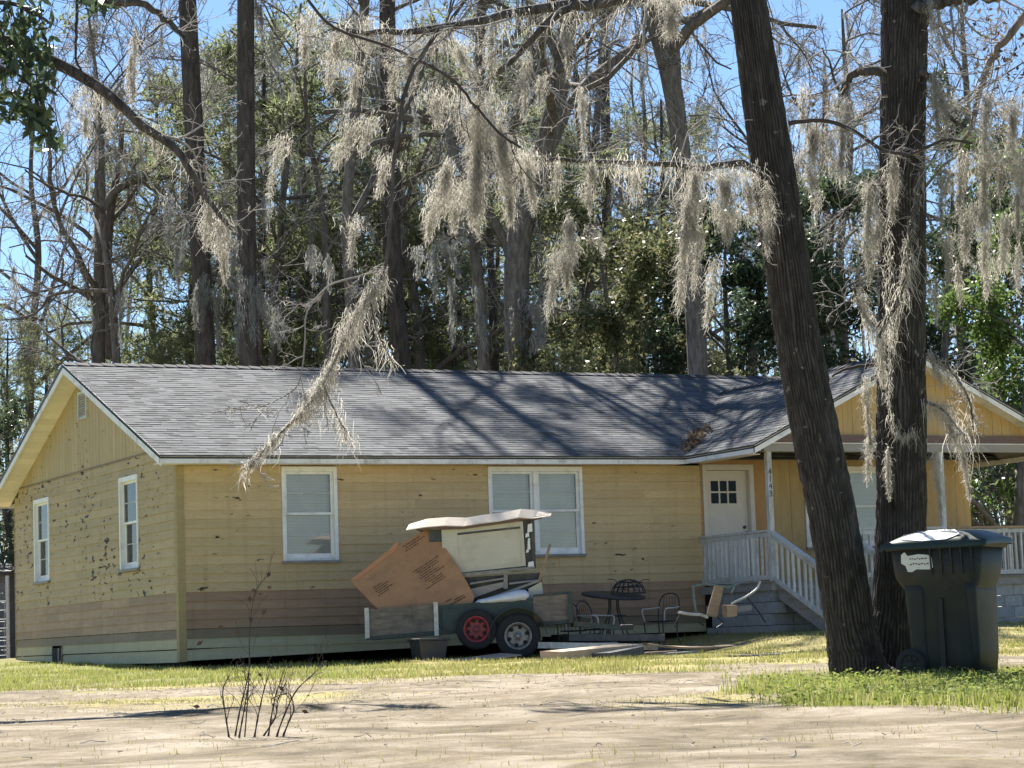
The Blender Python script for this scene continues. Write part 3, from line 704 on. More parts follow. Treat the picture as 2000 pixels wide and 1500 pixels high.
# house number painted down the corner post
def digits(txt, x, y, z, size, step, mat, parent):
    for i, ch in enumerate(txt):
        cu = bpy.data.curves.new('digit', 'FONT'); cu.body = ch; cu.size = size; cu.extrude = .002; cu.align_x = 'CENTER'
        tmp = bpy.data.objects.new('digit', cu); COL.objects.link(tmp); dg = bpy.context.evaluated_depsgraph_get()
        me = bpy.data.meshes.new_from_object(tmp.evaluated_get(dg)); bpy.data.objects.remove(tmp); me.materials.clear(); me.materials.append(mat)
        o = bpy.data.objects.new('digit', me); COL.objects.link(o); o.parent = parent
        o.rotation_euler = (math.pi/2, 0, 0); o.location = np.array((x, y, z-step*i))-origin(parent)
digits('4143', PX+.03, PY-.052, 2.87, .15, .128, m_iron, p1)
bal = unit_mesh('baluster', MB().box((-.019,-.019,0),(.019,.019,1)), m_rail)
def railing(name, a, b, n, zt, zb, ends, topmat=None, thick=.05):
    a = np.array(a, float); b = np.array(b, float); mid = (a+b)/2
    r_ = bpy.data.objects.new(name, None); COL.objects.link(r_); r_.parent = house; r_.location = mid-HO; ORG[r_.name] = mid
    MB().bar(a+(0,0,zt), b+(0,0,zt), .09, .04).build('top_rail', topmat or m_rail, r_)
    MB().bar(a+(0,0,zt-.065), b+(0,0,zt-.065), .04, .07).build('sub_rail', m_rail, r_)
    MB().bar(a+(0,0,zb), b+(0,0,zb), .04, .08).build('bottom_rail', m_rail, r_)
    for i in range(n):
        t = (i+.6)/(n+.2); p = a+(b-a)*t
        piece('baluster', bal, p+(0,0,zb-.02), (1,1,zt-zb-.03), r_, (rng.uniform(-.012,.012), rng.uniform(-.012,.012), 0))
    return r_
railing('porch_railing', (PX,-.06,PZ), (PX,PY+.05,PZ), 15, .87, .07, None)
railing('porch_railing', (13.6,PY,PZ), (XR-.1,PY,PZ), 17, .88, .07, None, m_wood)
railing('porch_railing', (11.45,PY,PZ), (13.48,PY,PZ), 15, .88, .07, None)
railing('porch_railing', (XR-.05,PY+.05,PZ), (XR-.05,-.06,PZ), 16, .88, .07, None, m_wood)
SY = -4.05                                       # foot of the steps
railing('stair_railing', (PX+.02,PY-.05,PZ), (PX+.02,SY,PZ-.72), 9, .84, .04, None)
railing('stair_railing', (11.38,PY-.05,PZ), (11.38,SY,PZ-.72), 9, .84, .04, None)
for x in (PX+.02, 11.38): MB().box((x-.045,SY-.09,.1),(x+.045,SY,PZ-.72+.93)).build('newel_post', m_rail, house, bevel=.005)
st = bpy.data.objects.new('porch_steps', None); COL.objects.link(st); st.parent = house; st.location = np.array((10.6,-3.2,0.))-HO; ORG[st.name] = np.array((10.6,-3.2,0.))
for x in (PX+.1, 11.28): MB().hexa([(x-.02,PY-.05,PZ-.30),(x+.02,PY-.05,PZ-.30),(x+.02,SY,.02),(x-.02,SY,.02),(x-.02,PY-.05,PZ-.06),(x+.02,PY-.05,PZ-.06),(x+.02,SY,.26),(x-.02,SY,.26)]).build('stringer', m_woodgrey, st)
for i in range(5):
    z = PZ-.155*(i+1); y0 = PY-.06-.32*i
    MB().box((PX+.06,y0-.31,z-.035),(11.34,y0,z)).build('tread', m_deck, st)
    MB().box((PX+.12,y0-.02,z+.0),(11.26,y0,z+.118)).build('riser', m_woodgrey, st)
# ---- leaf pile and a fallen stick in the roof valley
r = np.random.default_rng(5); Vs = []; Fs = []
n = 260; s = r.random(n)**.8; base = np.stack([9.55+s*.95+r.normal(size=n)*.10, EY+.15+s*1.15+r.normal(size=n)*.07], -1)
zz = np.maximum(EZ+SL*(base[:,1]-EY), [wz(a) for a in base[:,0]])+.02+.07*r.random(n)
c = np.column_stack([base, zz]); u = r.normal(size=(n,3)); u /= np.linalg.norm(u, axis=1)[:,None]; w = np.cross(u, r.normal(size=(n,3))); w /= np.linalg.norm(w, axis=1)[:,None]
sz = (.035+.05*r.random(n))[:,None]
V = np.stack([c-u*sz, c+w*sz*.45, c+u*sz, c-w*sz*.45], 1).reshape(-1, 3)
lp = mesh_obj('leaf_pile', V, np.arange(4*n).reshape(-1,4), m_dead); tag(lp, 'pile of dead brown leaves caught in the roof valley', 'leaves', kind='stuff')

# ================================================================ TRAILER AND ITS LOAD
TY = -2.75                                              # near side plane of the trailer
gz = lambda x, y: float(ground(x, y))
def pt(px, py, y=TY): return U(px, py, 1, y)
TW = 1.45
DT = float((U(916,1222,1,TY)-CAM) @ FW)                 # the trailer stands square to the view at this distance
e2 = np.array((math.sin(YAW), math.cos(YAW), 0.)); P0 = at(916,1222,DT); TO = P0+e2*TW/2; TY = TO[1]-TW/2
def pt(px, py, y=None): return np.array((TO[0]+(px-916-.035*(py-1222))*DT/FOC, TY, at(px, py, DT)[2]))
tl, tr_ = pt(716, 1247), pt(1119, 1213)
TX0, TX1 = tl[0], tr_[0]
tilt = (tr_[2]-tl[2])/(TX1-TX0)
bedz = lambda x: tl[2]+tilt*(x-TX0)
trailer = thing('utility_trailer', (TO[0], TO[1], gz(TO[0], TO[1])), 'low utility trailer with worn plywood sides loaded with junk before the house', 'trailer')
trailer.rotation_euler.z = -YAW
def tbar(name, x0, x1, z0, z1, y0, y1, mat, bev=0):      # follows the trailer's tilt
    return MB().hexa([(x0,y0,bedz(x0)+z0),(x1,y0,bedz(x1)+z0),(x1,y1,bedz(x1)+z0),(x0,y1,bedz(x0)+z0),(x0,y0,bedz(x0)+z1),(x1,y0,bedz(x1)+z1),(x1,y1,bedz(x1)+z1),(x0,y1,bedz(x0)+z1)]).build(name, mat, trailer, bevel=bev)
xm = pt(850, 1220)[0]; xf0 = pt(868, 1220)[0]; xf1 = pt(1043, 1220)[0]; HS = .455
for (y0, y1) in ((TY-.02, TY+.0), (TY+TW, TY+TW+.02)):
    tbar('side_panel', TX0+.05, xm, .03, HS-.01, y0, y1, m_ply)
    tbar('side_panel', xm, xf1, .06, HS-.03, y0+.004, y1+.004, m_trail)
    tbar('side_panel', xf1, TX1-.05, .03, HS-.02, y0, y1, m_ply)
    for x in (TX0+.02, xm+.02): tbar('stake', x-.035, x+.035, -.05 if x > xm else .0, HS+.03, y0-.045, y0-.002, m_tubew)
    tbar('stake', TX1-.07, TX1, -.02, HS+.01, y0-.045, y0-.002, m_trail)
    tbar('rail', TX0, TX1, -.03, .05, y0+.002, y1+.03, m_trail)
    tbar('rail', xf1, TX1, HS-.02, HS+.02, y0-.005, y1+.02, m_trail)
tbar('end_panel', TX0, TX0+.02, .03, HS-.05, TY+.02, TY+TW, m_ply)
tbar('end_panel', TX1-.02, TX1, .03, HS-.02, TY+.02, TY+TW, m_ply)
tbar('bed', TX0+.02, TX1-.02, .0, .03, TY+.02, TY+TW, m_ply)
for y in (TY+.25, TY+TW-.25): MB().bar((TX1,y,bedz(TX1)-.04),(TX1+.8,TY+TW/2,bedz(TX1)-.13),.06,.08).build('drawbar', m_trail, trailer)
cp = MB().box((TX1+.78,TY+TW/2-.05,bedz(TX1)-.17),(TX1+1.0,TY+TW/2+.05,bedz(TX1)-.08)); cp.build('coupler', m_iron, trailer, bevel=.02)
MB().tube([(TX1+.6,TY+TW/2,bedz(TX1)-.1),(TX1+.6,TY+TW/2,gz(TX1+.6,TY))], .03, 10).build('jack_stand', m_iron, trailer)
def wheel(c, r, w, rimr, rimmat, name='wheel', spokes=5):
    c = np.array(c, float)
    wh = bpy.data.objects.new(name, None); COL.objects.link(wh); wh.parent = trailer; wh.location = c-ORG[trailer.name]; ORG[wh.name] = c
    ax = (0,-1,0)
    prof = [(rimr,-w*.38),(rimr+.02,-w*.46),(r*.86,-w*.5),(r*.96,-w*.42),(r,-w*.28),(r,w*.28),(r*.96,w*.42),(r*.86,w*.5),(rimr+.02,w*.46),(rimr,w*.38)]
    MB().lathe(c, ax, prof, 40).build('tyre', m_tyre, wh, True)
    MB().lathe(c, ax, [(rimr+.004,w*.42),(rimr+.006,w*.46),(rimr-.012,w*.46),(rimr-.03,w*.30),(rimr-.05,w*.20),(rimr-.05,-w*.3)], 36).build('rim', rimmat, wh, True)
    s = MB().lathe(c, ax, [(rimr-.045,w*.10),(rimr*.62,w*.26),(rimr*.52,w*.12),(rimr*.34,w*.24),(0,w*.26)], 36)
    s.build('disc', rimmat, wh, True)
    for i in range(spokes):
        a = i*2*math.pi/spokes+.3; p = c+np.array((math.cos(a)*rimr*.68, -w*.262, math.sin(a)*rimr*.68))
        MB().disc(p, ax, rimr*.15, .012, 14).build('vent_hole', m_dark, wh)
        p = c+np.array((math.cos(a+.6)*rimr*.24, -w*.25, math.sin(a+.6)*rimr*.24)); MB().disc(p, ax, .012, .03, 8).build('lug_nut', m_iron, wh)
    MB().lathe(c, ax, [(.045,w*.2),(.042,w*.40),(.02,w*.44),(0,w*.45)], 18).build('hub', rimmat, wh, True)
    return wh
wc = pt(1012, 1242, TY-.12); wheel((wc[0], TY-.14, gz(wc[0],TY)+.355), .36, .2, .215, m_rim, 'wheel', 6)
wheel((wc[0], TY+TW+.16, gz(wc[0],TY)+.355), .36, .2, .215, m_rim, 'wheel', 6)
wr = pt(931, 1229, TY-.1); wheel((wr[0], TY-.13, wr[2]), .325, .18, .205, m_redrim, 'spare_wheel', 8)
MB().tube([(wc[0],TY-.1,gz(wc[0],TY)+.355),(wc[0],TY+TW+.1,gz(wc[0],TY)+.355)], .035, 10).build('axle', m_iron, trailer)
fd = MB(); ctr = np.array((wc[0], 0, gz(wc[0],TY)+.34)); R0 = .46
for (ya) in (TY-.27, ):
    pr = [ctr+np.array((math.cos(a)*R0, 0, math.sin(a)*R0)) for a in np.linspace(math.pi*1.0, .05, 18)]
    V = []; F = []
    for p in pr:
        o_ = (p-ctr)/R0*.012
        V += [(p[0],ya,p[2]),(p[0],TY-.02,p[2]),(p[0]+o_[0],TY-.02,p[2]+o_[2]),(p[0]+o_[0],ya,p[2]+o_[2])]
    for i in range(len(pr)-1):
        for k in range(4): F.append((4*i+k,4*i+(k+1)%4,4*i+4+(k+1)%4,4*i+4+k))
    fd.add(V, F)
fd.build('fender', m_trail, trailer)
MB().box((wc[0]-1.2,TY-.06,bedz(wc[0])-.04),(wc[0]-.62,TY-.024,bedz(wc[0])+.30)).build('spare_bracket', m_trail, trailer)
# ---- big carton leaning in the trailer
def pl(px, py, y0, ty, pz=1193):                      # point on a plane leaning back: y grows with height
    p = at(px, py, DT+y0-TY)
    for _ in range(4): p = at(px, py, DT+y0-TY+ty*(p[2]-zb0))
    return p
zb0 = at(800, 1193, DT)[2]
yc, lean = TY+.12, .30
out = [(683,1134),(700,1120),(735,1092),(757,1076),(768,1064),(776,1059),(779,1066),(800,1052),(822,1040),(836,1031),(844,1033),(862,1058),(890,1100),(912,1137),(927,1164),(925,1172),(918,1185),(900,1189),(872,1193),(800,1195),(742,1193),(728,1180),(705,1156)]
P = [pl(a, b, yc, lean) for a, b in out]
nrm = e2+np.array((0, 0, -lean)); nrm = nrm/np.linalg.norm(nrm)
carton = thing('flattened_carton', tuple(P[19]), 'large flattened brown carton with printed lines leaning up in the trailer', 'carton')
MB().poly(P, nrm*.035).build('panel', m_card, carton)
fl = [pl(a, b, yc-.015, lean) for a, b in ((683,1134),(757,1076),(768,1064),(779,1060),(772,1075),(735,1104),(700,1131))]
MB().poly(fl, nrm*.01).build('flap', simple('cardboard_flap', (.52,.25,.13), (.45,.21,.11), .85, 4), carton)
def prints(name, px0, py0, dirx, diry, lines, gap, seed, th=1.7):
    r = random.Random(seed); mb = MB(); nx, ny = -diry, dirx
    for i, (off, L) in enumerate(lines):
        bx, by = px0+nx*gap*i+dirx*off, py0+ny*gap*i+diry*off; s = 0
        while s < L:
            w = r.uniform(2.0, 7.0)
            if s+w > L: w = L-s
            q = [(bx+dirx*s, by+diry*s), (bx+dirx*(s+w), by+diry*(s+w)), (bx+dirx*(s+w)+nx*th, by+diry*(s+w)+ny*th), (bx+dirx*s+nx*th, by+diry*s+ny*th)]
            mb.poly([pl(a, b, yc-.006, lean) for a, b in q], nrm*.002); s += w+r.uniform(.8, 1.8)
    o = mb.build('print', m_print, carton); o['kind'] = 'stuff'
c_, s_ = math.cos(math.radians(-33)), math.sin(math.radians(-33))
prints('print', 806, 1117, c_, s_, [(0,60),(6,46),(10,44),(8,30),(5,42),(12,46),(10,24),(16,30),(20,26),(4,44)], 4.6, 1)
prints('print', 728, 1148, c_, s_, [(0,22),(2,30),(0,28),(4,34),(0,26)], 4.6, 2)
prints('print', 786, 1068, c_, s_, [(0,40),(4,44),(0,30)], 5.0, 3)
prints('print', 870, 1174, c_, s_*.8, [(0,14),(18,22),(2,40)], 5.0, 4, 2.6)
# ---- beige appliance on top of the load
yb = TY+.42
def q3(px, py, y): return at(px, py, DT+y-TY)
appl = thing('beige_cabinet', tuple(q3(960,1120,yb)), 'beige panelled cabinet lying on its side atop the trailer load', 'cabinet')
cnr = [q3(*c, yb) for c in ((866,1124),(1027,1106),(1021,1018),(862,1031))]
MB().poly([q3(*c, yb+.03) for c in ((838,1128),(1041,1109),(1036,1014),(838,1031))], tuple(e2*.62)).build('carcass', m_char, appl)
fo_ = MB(); inn = [q3(*c, yb) for c in ((897,1116),(1020,1099),(1016,1029),(893,1042))]
for i in range(4):
    j = (i+1)%4; fo_.poly([cnr[i], cnr[j], inn[j], inn[i]], tuple(e2*.03))
fo_.build('door_frame', m_beige, appl)
MB().poly([p+e2*.018 for p in inn], tuple(e2*.012)).build('door_panel', m_beige, appl)
MB().poly([q3(*c, yb-.004) for c in ((894,1045),(1016,1032),(1016,1028),(893,1041))], tuple(e2*.02)).build('shadow_strip', m_char, appl)  # dark strip painting the shadow below the top rail
MB().poly([q3(*c, yb-.004) for c in ((866,1125),(1027,1108),(1027,1105),(866,1122))], tuple(e2*.02)).build('shadow_strip', m_char, appl)  # dark strip painted as shade along the lower door edge
MB().poly([q3(*c, yb-.02) for c in ((1036,1014),(1043,1013),(1047,1108),(1040,1110))], tuple(e2*.60)).build('side_panel', m_char, appl)
for k, (x0,y0,x1,y1) in enumerate(((1030,1022,1040,1040),(1026,1040,1034,1050),(1030,1050,1036,1075),(1027,1072,1033,1080),(1031,1096,1043,1108))):
    MB().poly([q3(a,b,yb-.03) for a,b in ((x0,y1),(x1,y1-2),(x1-1,y0),(x0+1,y0+2))], tuple(e2*.012)).build('torn_trim', m_whitepatch, appl)
MB().poly([q3(*c, yb-.05) for c in ((890,1126),(1045,1110),(1045,1106),(890,1121))], tuple(e2*.10)).build('bottom_ledge', m_woodgrey, appl)
# ---- crumpled sheet across the top
sheet_px = [(793,1026),(830,1020),(868,1017),(905,1018),(935,1013),(975,1008),(1012,1001),(1040,1003),(1076,1004)]
n = len(sheet_px); V = []; F = []; r = random.Random(4)
for i, (a, b) in enumerate(sheet_px):
    front = q3(a, b+(9 if i < n-1 else 3), yb-.12); back = q3(a+(6 if i < n-1 else 1), b-(6 if 0 < i < n-1 else 1), yb+.0)
    up = e2*.62+np.array((0, 0, -.02+r.uniform(-.01,.01)))
    mid = back+e2*.05+np.array((0,0,.012)); bk = back+up
    for p in (front, mid, bk): V += [p]
for lay in (0, 1):
    o = len(V)//2 if lay else 0
V2 = [p-np.array((0,0,.014)) for p in V]; N3 = len(V)
for i in range(n-1):
    for k in range(2):
        a = 3*i+k; F.append((a,a+3,a+4,a+1)); F.append((N3+a+1,N3+a+4,N3+a+3,N3+a))
    F.append((3*i,N3+3*i,N3+3*i+3,3*i+3)); F.append((3*i+2,3*i+5,N3+3*i+5,N3+3*i+2))
for i in (0, n-1):
    for k in range(2): a = 3*i+k; F.append((a,a+1,N3+a+1,N3+a))
sh = mesh_obj('cardboard_sheet', np.array(V+V2), F, m_sheet); tag(sh, 'crumpled pale sheet draped over the top of the trailer load', 'sheet')
us = [q3(a, b+9+(2 if i < n-1 else -2), yb-.10) for i, (a, b) in enumerate(sheet_px)]
ub = [q3(a+4, b+7, yb-.10) for i, (a, b) in enumerate(sheet_px)]
MB().poly([q3(*c, yb-.08) for c in ((806,1030),(905,1027),(1000,1014),(1060,1007),(1058,1010),(1000,1020),(905,1033),(820,1036))], tuple(e2*.6)).build('backing', m_beam, sh)
# ---- dark oven-like frame under the cabinet, white sack, pale box
ov = thing('oven_frame', tuple(q3(980,1170,yb-.08)), 'dark stove carcass with slanted metal panels under the beige cabinet', 'stove')
MB().poly([q3(*c, yb+.05) for c in ((905,1180),(1062,1176),(1058,1118),(905,1128))], tuple(e2*.5)).build('carcass', m_char, ov)
for (pts_, mt) in ((((918,1142),(985,1131),(985,1128),(918,1138)), m_woodgrey), (((925,1168),(985,1146),(985,1136),(920,1150)), m_beamg), (((983,1150),(992,1150),(991,1122),(984,1123)), m_woodgrey),
                   (((994,1142),(1056,1134),(1056,1131),(994,1138)), m_beamg), (((994,1158),(1050,1148),(1050,1144),(994,1151)), m_char), (((905,1126),(1048,1113),(1048,1111),(905,1122)), m_rim)):
    MB().poly([q3(a,b,yb-.06) for a,b in pts_], tuple(e2*.06)).build('metal_panel', mt, ov)
bx = MB().poly([q3(*c, yb-.16) for c in ((1033,1170),(1062,1169),(1058,1136),(1032,1150))], tuple(e2*.3)).build('pale_box', m_beige); tag(bx, 'pale beige carton with torn top at the right end of the load', 'carton')
for k, (pp_, mt, lab) in enumerate(((((1046,1150),(1072,1062),(1077,1064),(1052,1152)), m_wood, 'thin stick poking up at the right end of the load'), (((930,1176),(1052,1132),(1054,1136),(934,1181)), m_woodgrey, 'grey lath slanting across the load under the cabinet'),
        (((800,1192),(836,1188),(868,1176),(840,1172)), m_char, 'dark scrap wedged behind the brown carton'))):
    tag(MB().poly([q3(a, b, yb-.12-.05*k) for a, b in pp_], tuple(e2*.03)).build('scrap_lath', mt), lab, 'scrap')
# sack: lumpy closed mesh
def lump(name, prof, mat, parent=None, n=14, seed=0, amp=.02):
    r = np.random.default_rng(seed); V = []; F = []; k = len(prof)
    for i, (c, ry, rz_) in enumerate(prof):
        for j in range(n):
            a = j*2*math.pi/n; w = 1+amp*6*(r.random()-.5)
            V.append(np.array(c)+np.array((r.normal()*amp*.4, math.cos(a)*ry*w, math.sin(a)*rz_*w)))
    for i in range(k-1):
        for j in range(n): F.append((i*n+j,i*n+(j+1)%n,(i+1)*n+(j+1)%n,(i+1)*n+j))
    F += [tuple(range(n))[::-1], tuple(range((k-1)*n, k*n))]
    o = mesh_obj(name, np.array(V), F, mat, parent, True); return o
pr = [(q3(922,1183,yb-.32),.03,.008),(q3(936,1176,yb-.30),.12,.04),(q3(955,1174,yb-.3),.16,.055),(q3(975,1170,yb-.3),.17,.07),(q3(995,1167,yb-.3),.17,.085),(q3(1012,1164,yb-.3),.16,.10),(q3(1024,1164,yb-.3),.12,.10),(q3(1030,1166,yb-.3),.04,.05)]
sk_ = lump('plastic_sack', pr, m_sack, seed=3, amp=.03); tag(sk_, 'crumpled white plastic sack lying along the trailer side rail', 'sack')
# ---- loose things on the ground near the trailer
def gflat(px, py, y=None, depth=None):
    """ground point under a pixel, marched along its ray"""
    d = FW*FOC+RI*(px-1000)+UP*(750-py); d = d/np.linalg.norm(d)
    for s in np.arange(8, 60, .05):
        p = CAM+d*s
        if p[2] <= float(ground(p[0], p[1])): return p
    return CAM+d*44
q3 = lambda px, py, y: U(px, py, 1, y)
TY = -2.75
tp = q3(838, 1290, TY-.35); tz = gz(tp[0], tp[1])
tt = thing('plastic_tote', (tp[0], tp[1], tz), 'black plastic tote standing in front of the trailer bed', 'tote')
b = MB(); w0, w1, dp = .20, .25, .18
b.hexa([(tp[0]-w0,tp[1]-dp,tz),(tp[0]+w0,tp[1]-dp,tz),(tp[0]+w0,tp[1]+dp,tz),(tp[0]-w0,tp[1]+dp,tz),(tp[0]-w1,tp[1]-dp-.03,tz+.36),(tp[0]+w1,tp[1]-dp-.03,tz+.36),(tp[0]+w1,tp[1]+dp+.03,tz+.36),(tp[0]-w1,tp[1]+dp+.03,tz+.36)])
b.build('body', m_tote, tt, bevel=.02)
MB().box((tp[0]-w1-.02,tp[1]-dp-.05,tz+.35),(tp[0]+w1+.02,tp[1]+dp+.05,tz+.385)).build('rim', m_tote, tt, bevel=.008)
def slab(name, pxpts, y, mat, h, label, cat, dz=0., ext=.5, kindgroup=None, warp=0.):
    P = [q3(a, b, y) for a, b in pxpts]; return P
def lying(name, c, L, Wd, T_, yaw, mat, label, cat, z=None, tilt_=(0,0), group=None, bev=.004, nseg=1, bow=0.):
    x, y = c; z0 = gz(x, y)+.008 if z is None else z
    mb = MB(); V = []; F = []
    for i in range(nseg+1):
        s = -L/2+L*i/nseg; b_ = bow*(2*i/nseg-1)**2 if nseg > 1 else 0
        V += [(s,-Wd/2,b_),(s,Wd/2,b_),(s,Wd/2,b_+T_),(s,-Wd/2,b_+T_)]
    for i in range(nseg):
        for k in range(4): F.append((4*i+k,4*i+(k+1)%4,4*i+4+(k+1)%4,4*i+4+k))
    F += [(0,1,2,3), tuple(4*nseg+k for k in (3,2,1,0))]
    Rm = np.array(Matrix.Rotation(yaw,3,'Z') @ Matrix.Rotation(tilt_[0],3,'Y') @ Matrix.Rotation(tilt_[1],3,'X'))
    V = [Rm @ np.array(v)+np.array((x,y,z0)) for v in V]
    o = mesh_obj(name, np.array(V), F, mat, None, False, bev); return tag(o, label, cat, group)
def xat(px, y): return U(px, 1270, 1, y)[0]
CY = -YAW                                              # yaw that runs square to the view
lying('flat_cardboard', (xat(905,TY-.75), TY-.75), 1.65, .75, .012, .03, m_card2, 'sheet of pale cardboard lying flat before the trailer wheels', 'cardboard', tilt_=(-.035,.05), nseg=8, bow=.03, z=gz(xat(905,TY-.75),TY-.75)+.02)
def gx(px, y): return xat(px, y)
Y1 = -5.2
lying('foam_slab', (gx(1150,Y1), Y1), 1.35, .62, .17, .04, m_card2, 'thick tan slab of packing board lying in the grass right of the trailer', 'slab', tilt_=(-.05,.03))
Y2 = -5.6
lying('dark_plank', (gx(1208,Y2), Y2), .80, .34, .12, .35, m_char, 'short charred plank leaning on the tan slab', 'plank', tilt_=(-.10,0))
Y3 = -3.2
lying('dark_beam', (gx(1200,Y3), Y3), 1.75, .24, .11, -.02, m_char, 'long black beam lying across debris behind the tan slab', 'beam', z=gz(gx(1200,Y3),Y3)+.22, tilt_=(.03,0))
lying('dark_beam', (gx(1125,Y3+.3), Y3+.3), .78, .22, .12, .05, m_tote, 'short black beam end beside the trailer tailboard', 'beam', z=gz(gx(1125,Y3+.3),Y3+.3)+.22)
lying('white_plank', (gx(1165,Y3-.15), Y3-.15), 2.2, .16, .10, .02, m_tubew, 'white painted plank lying under the long black beam', 'plank', tilt_=(.045,0), z=gz(gx(1165,Y3),Y3)+.09)
lying('support_block', (gx(1180,Y3), Y3), .34, .30, .20, .3, m_woodgrey, 'grey timber block propping the long black beam', 'block', z=gz(gx(1180,Y3),Y3))
lying('long_board', (gx(1385,-3.6), -3.6), 2.35, .20, .035, -.03, m_wood, 'long thin brown board bowed upward on the grass before the steps', 'board', tilt_=(-.005,.1), nseg=8, bow=.10, z=gz(gx(1385,-3.6),-3.6)+.03)
lying('grey_board', (gx(1470,-9.), -9.), .9, .16, .03, .1, m_woodgrey, 'short grey board lying in the dry grass left of the leaning tree', 'board')
for k, (px_, y_, L_, W_, T_, yw, mt, lab) in enumerate(((1100,-4.4,.55,.2,.04,.5,m_woodgrey,'short grey offcut on the grass just right of the wheel'),(1255,-4.6,1.1,.09,.05,-.25,m_wood,'thin brown batten lying right of the charred plank'),(1330,-5.4,.7,.12,.025,.3,m_woodgrey,'grey slat lying alone in front of the patio chairs'),
        (1020,-5.0,.5,.3,.012,.2,m_card2,'scrap of tan card on the grass in front of the silver wheel'),(1290,-3.0,1.3,.1,.09,.06,m_char,'black batten behind the long brown board'),(1120,-3.9,.9,.25,.05,-.12,m_char,'flat black board between the wheel and the tan slab'))):
    lying('scrap_board', (gx(px_, y_), y_), L_, W_, T_, yw, mt, lab, 'scrap', tilt_=(-.02,.06))
# ---- patio table with wire basket, wire chairs
YT = -1.35
tc = q3(1198, 1165, YT); tg = gz(tc[0], YT)
pt_ = thing('patio_table', (tc[0], YT, tg), 'round black metal patio table against the front wall', 'table')
zt = q3(1198, 1163, YT)[2]
MB().lathe((tc[0],YT,zt), (.03,-.15,1), [(0,-.01),(.52,-.012),(.55,-.02),(.55,.012),(.52,.02),(0,.02)], 40).build('table_top', m_iron, pt_, True)
for i in range(4):
    a = i*math.pi/2+.5; dx, dy = math.cos(a), math.sin(a)
    MB().tube(resample([(tc[0]+dx*.1,YT+dy*.1,zt-.02),(tc[0]+dx*.12,YT+dy*.12,zt-.3),(tc[0]+dx*.4,YT+dy*.4,tg+.02)], 8), .012, 6).build('leg', m_iron, pt_)
rg = [(tc[0]+.2*math.cos(a),YT+.2*math.sin(a),zt-.35) for a in np.linspace(0,2*math.pi,20)]
MB().tube(rg, .008, 5).build('ring', m_iron, pt_)
bk = thing('wire_basket', (q3(1225,1150,YT)[0], YT, zt+.02), 'tangled domed wire basket sitting on the round patio table', 'basket')
bc = np.array((q3(1227,1150,YT)[0], YT, zt+.02)); r = random.Random(2)
for i in range(9):
    a = i*math.pi/9; arc = [bc+np.array((math.cos(a)*.30*math.cos(t), math.sin(a)*.30*math.cos(t), .25*math.sin(t))) for t in np.linspace(0, math.pi, 12)]
    MB().tube(arc, .009, 5).build('rib', m_iron, bk)
for hgt in (0.01, .12, .2):
    rr = .30*math.sqrt(max(0, 1-(hgt/.25)**2)); MB().tube([bc+np.array((rr*math.cos(t), rr*math.sin(t), hgt)) for t in np.linspace(0, 2*math.pi, 22)], .009, 5).build('hoop', m_iron, bk)
for i in range(8):
    p = bc+np.array((r.uniform(-.28,.3), r.uniform(-.2,.2), r.uniform(.05,.2)))
    q = p+np.array((r.uniform(-.3,.35), r.uniform(-.1,.1), r.uniform(-.08,.12))); MB().tube(resample([p, (p+q)/2+np.array((0,0,.04)), q], 6), .007, 4).build('twig', m_twigd, bk)
def wire_chair(cx, cy, yaw, label, lit=m_iron, s=1.0):
    g = gz(cx, cy); ch = thing('wire_chair', (cx, cy, g), label, 'chair', 'wire garden chairs')
    Rm = np.array(Matrix.Rotation(yaw, 3, 'Z')); T = lambda x, y, z: Rm @ np.array((x*s, y*s, z*s))+np.array((cx, cy, g))
    for (sx, sy) in ((-1,-1),(1,-1),(-1,1),(1,1)):
        MB().tube(resample([T(sx*.21, sy*.2, .43), T(sx*.20, sy*.19, .2), T(sx*.26, sy*.25, 0)], 6), .011, 6).build('leg', m_iron, ch)
    MB().tube([T(.23*math.cos(a), .22*math.sin(a), .44) for a in np.linspace(0, 2*math.pi, 20)], .012, 6).build('seat_ring', lit, ch)
    for i in range(-3, 4):
        x = i*.06; yy_ = .21*math.sqrt(max(0, 1-(x/.23)**2)); MB().tube([T(x, -yy_, .44), T(x, 0, .425), T(x, yy_, .44)], .005, 4).build('seat_wire', m_iron, ch)
    MB().tube(resample([T(-.21,.19,.44), T(-.22,.25,.75), T(-.12,.28,.90), T(.12,.28,.90), T(.22,.25,.75), T(.21,.19,.44)], 22), .012, 6).build('back_hoop', m_iron, ch)
    for i in range(-2, 3): MB().tube([T(i*.07,.21,.45), T(i*.06,.27,.86)], .005, 4).build('back_wire', m_iron, ch)
    for sx in (-1, 1): MB().tube(resample([T(sx*.22,.24,.68), T(sx*.27,.0,.66), T(sx*.26,-.18,.64), T(sx*.22,-.17,.45)], 10), .014, 6).build('armrest', m_tubew, ch)  # arms coloured white for the light along their edges
    return ch
wire_chair(q3(1165,1200,-1.9)[0], -1.9, .5, 'wire garden chair with arms coloured pale as if lit in front of the round table')
wire_chair(q3(1290,1200,-1.5)[0], -1.5, -1.2, 'wire garden chair standing between the round table and the porch')
wire_chair(q3(1120,1200,-1.2)[0], -1.2, 2.2, 'wire garden chair half hidden behind the trailer tailboard')
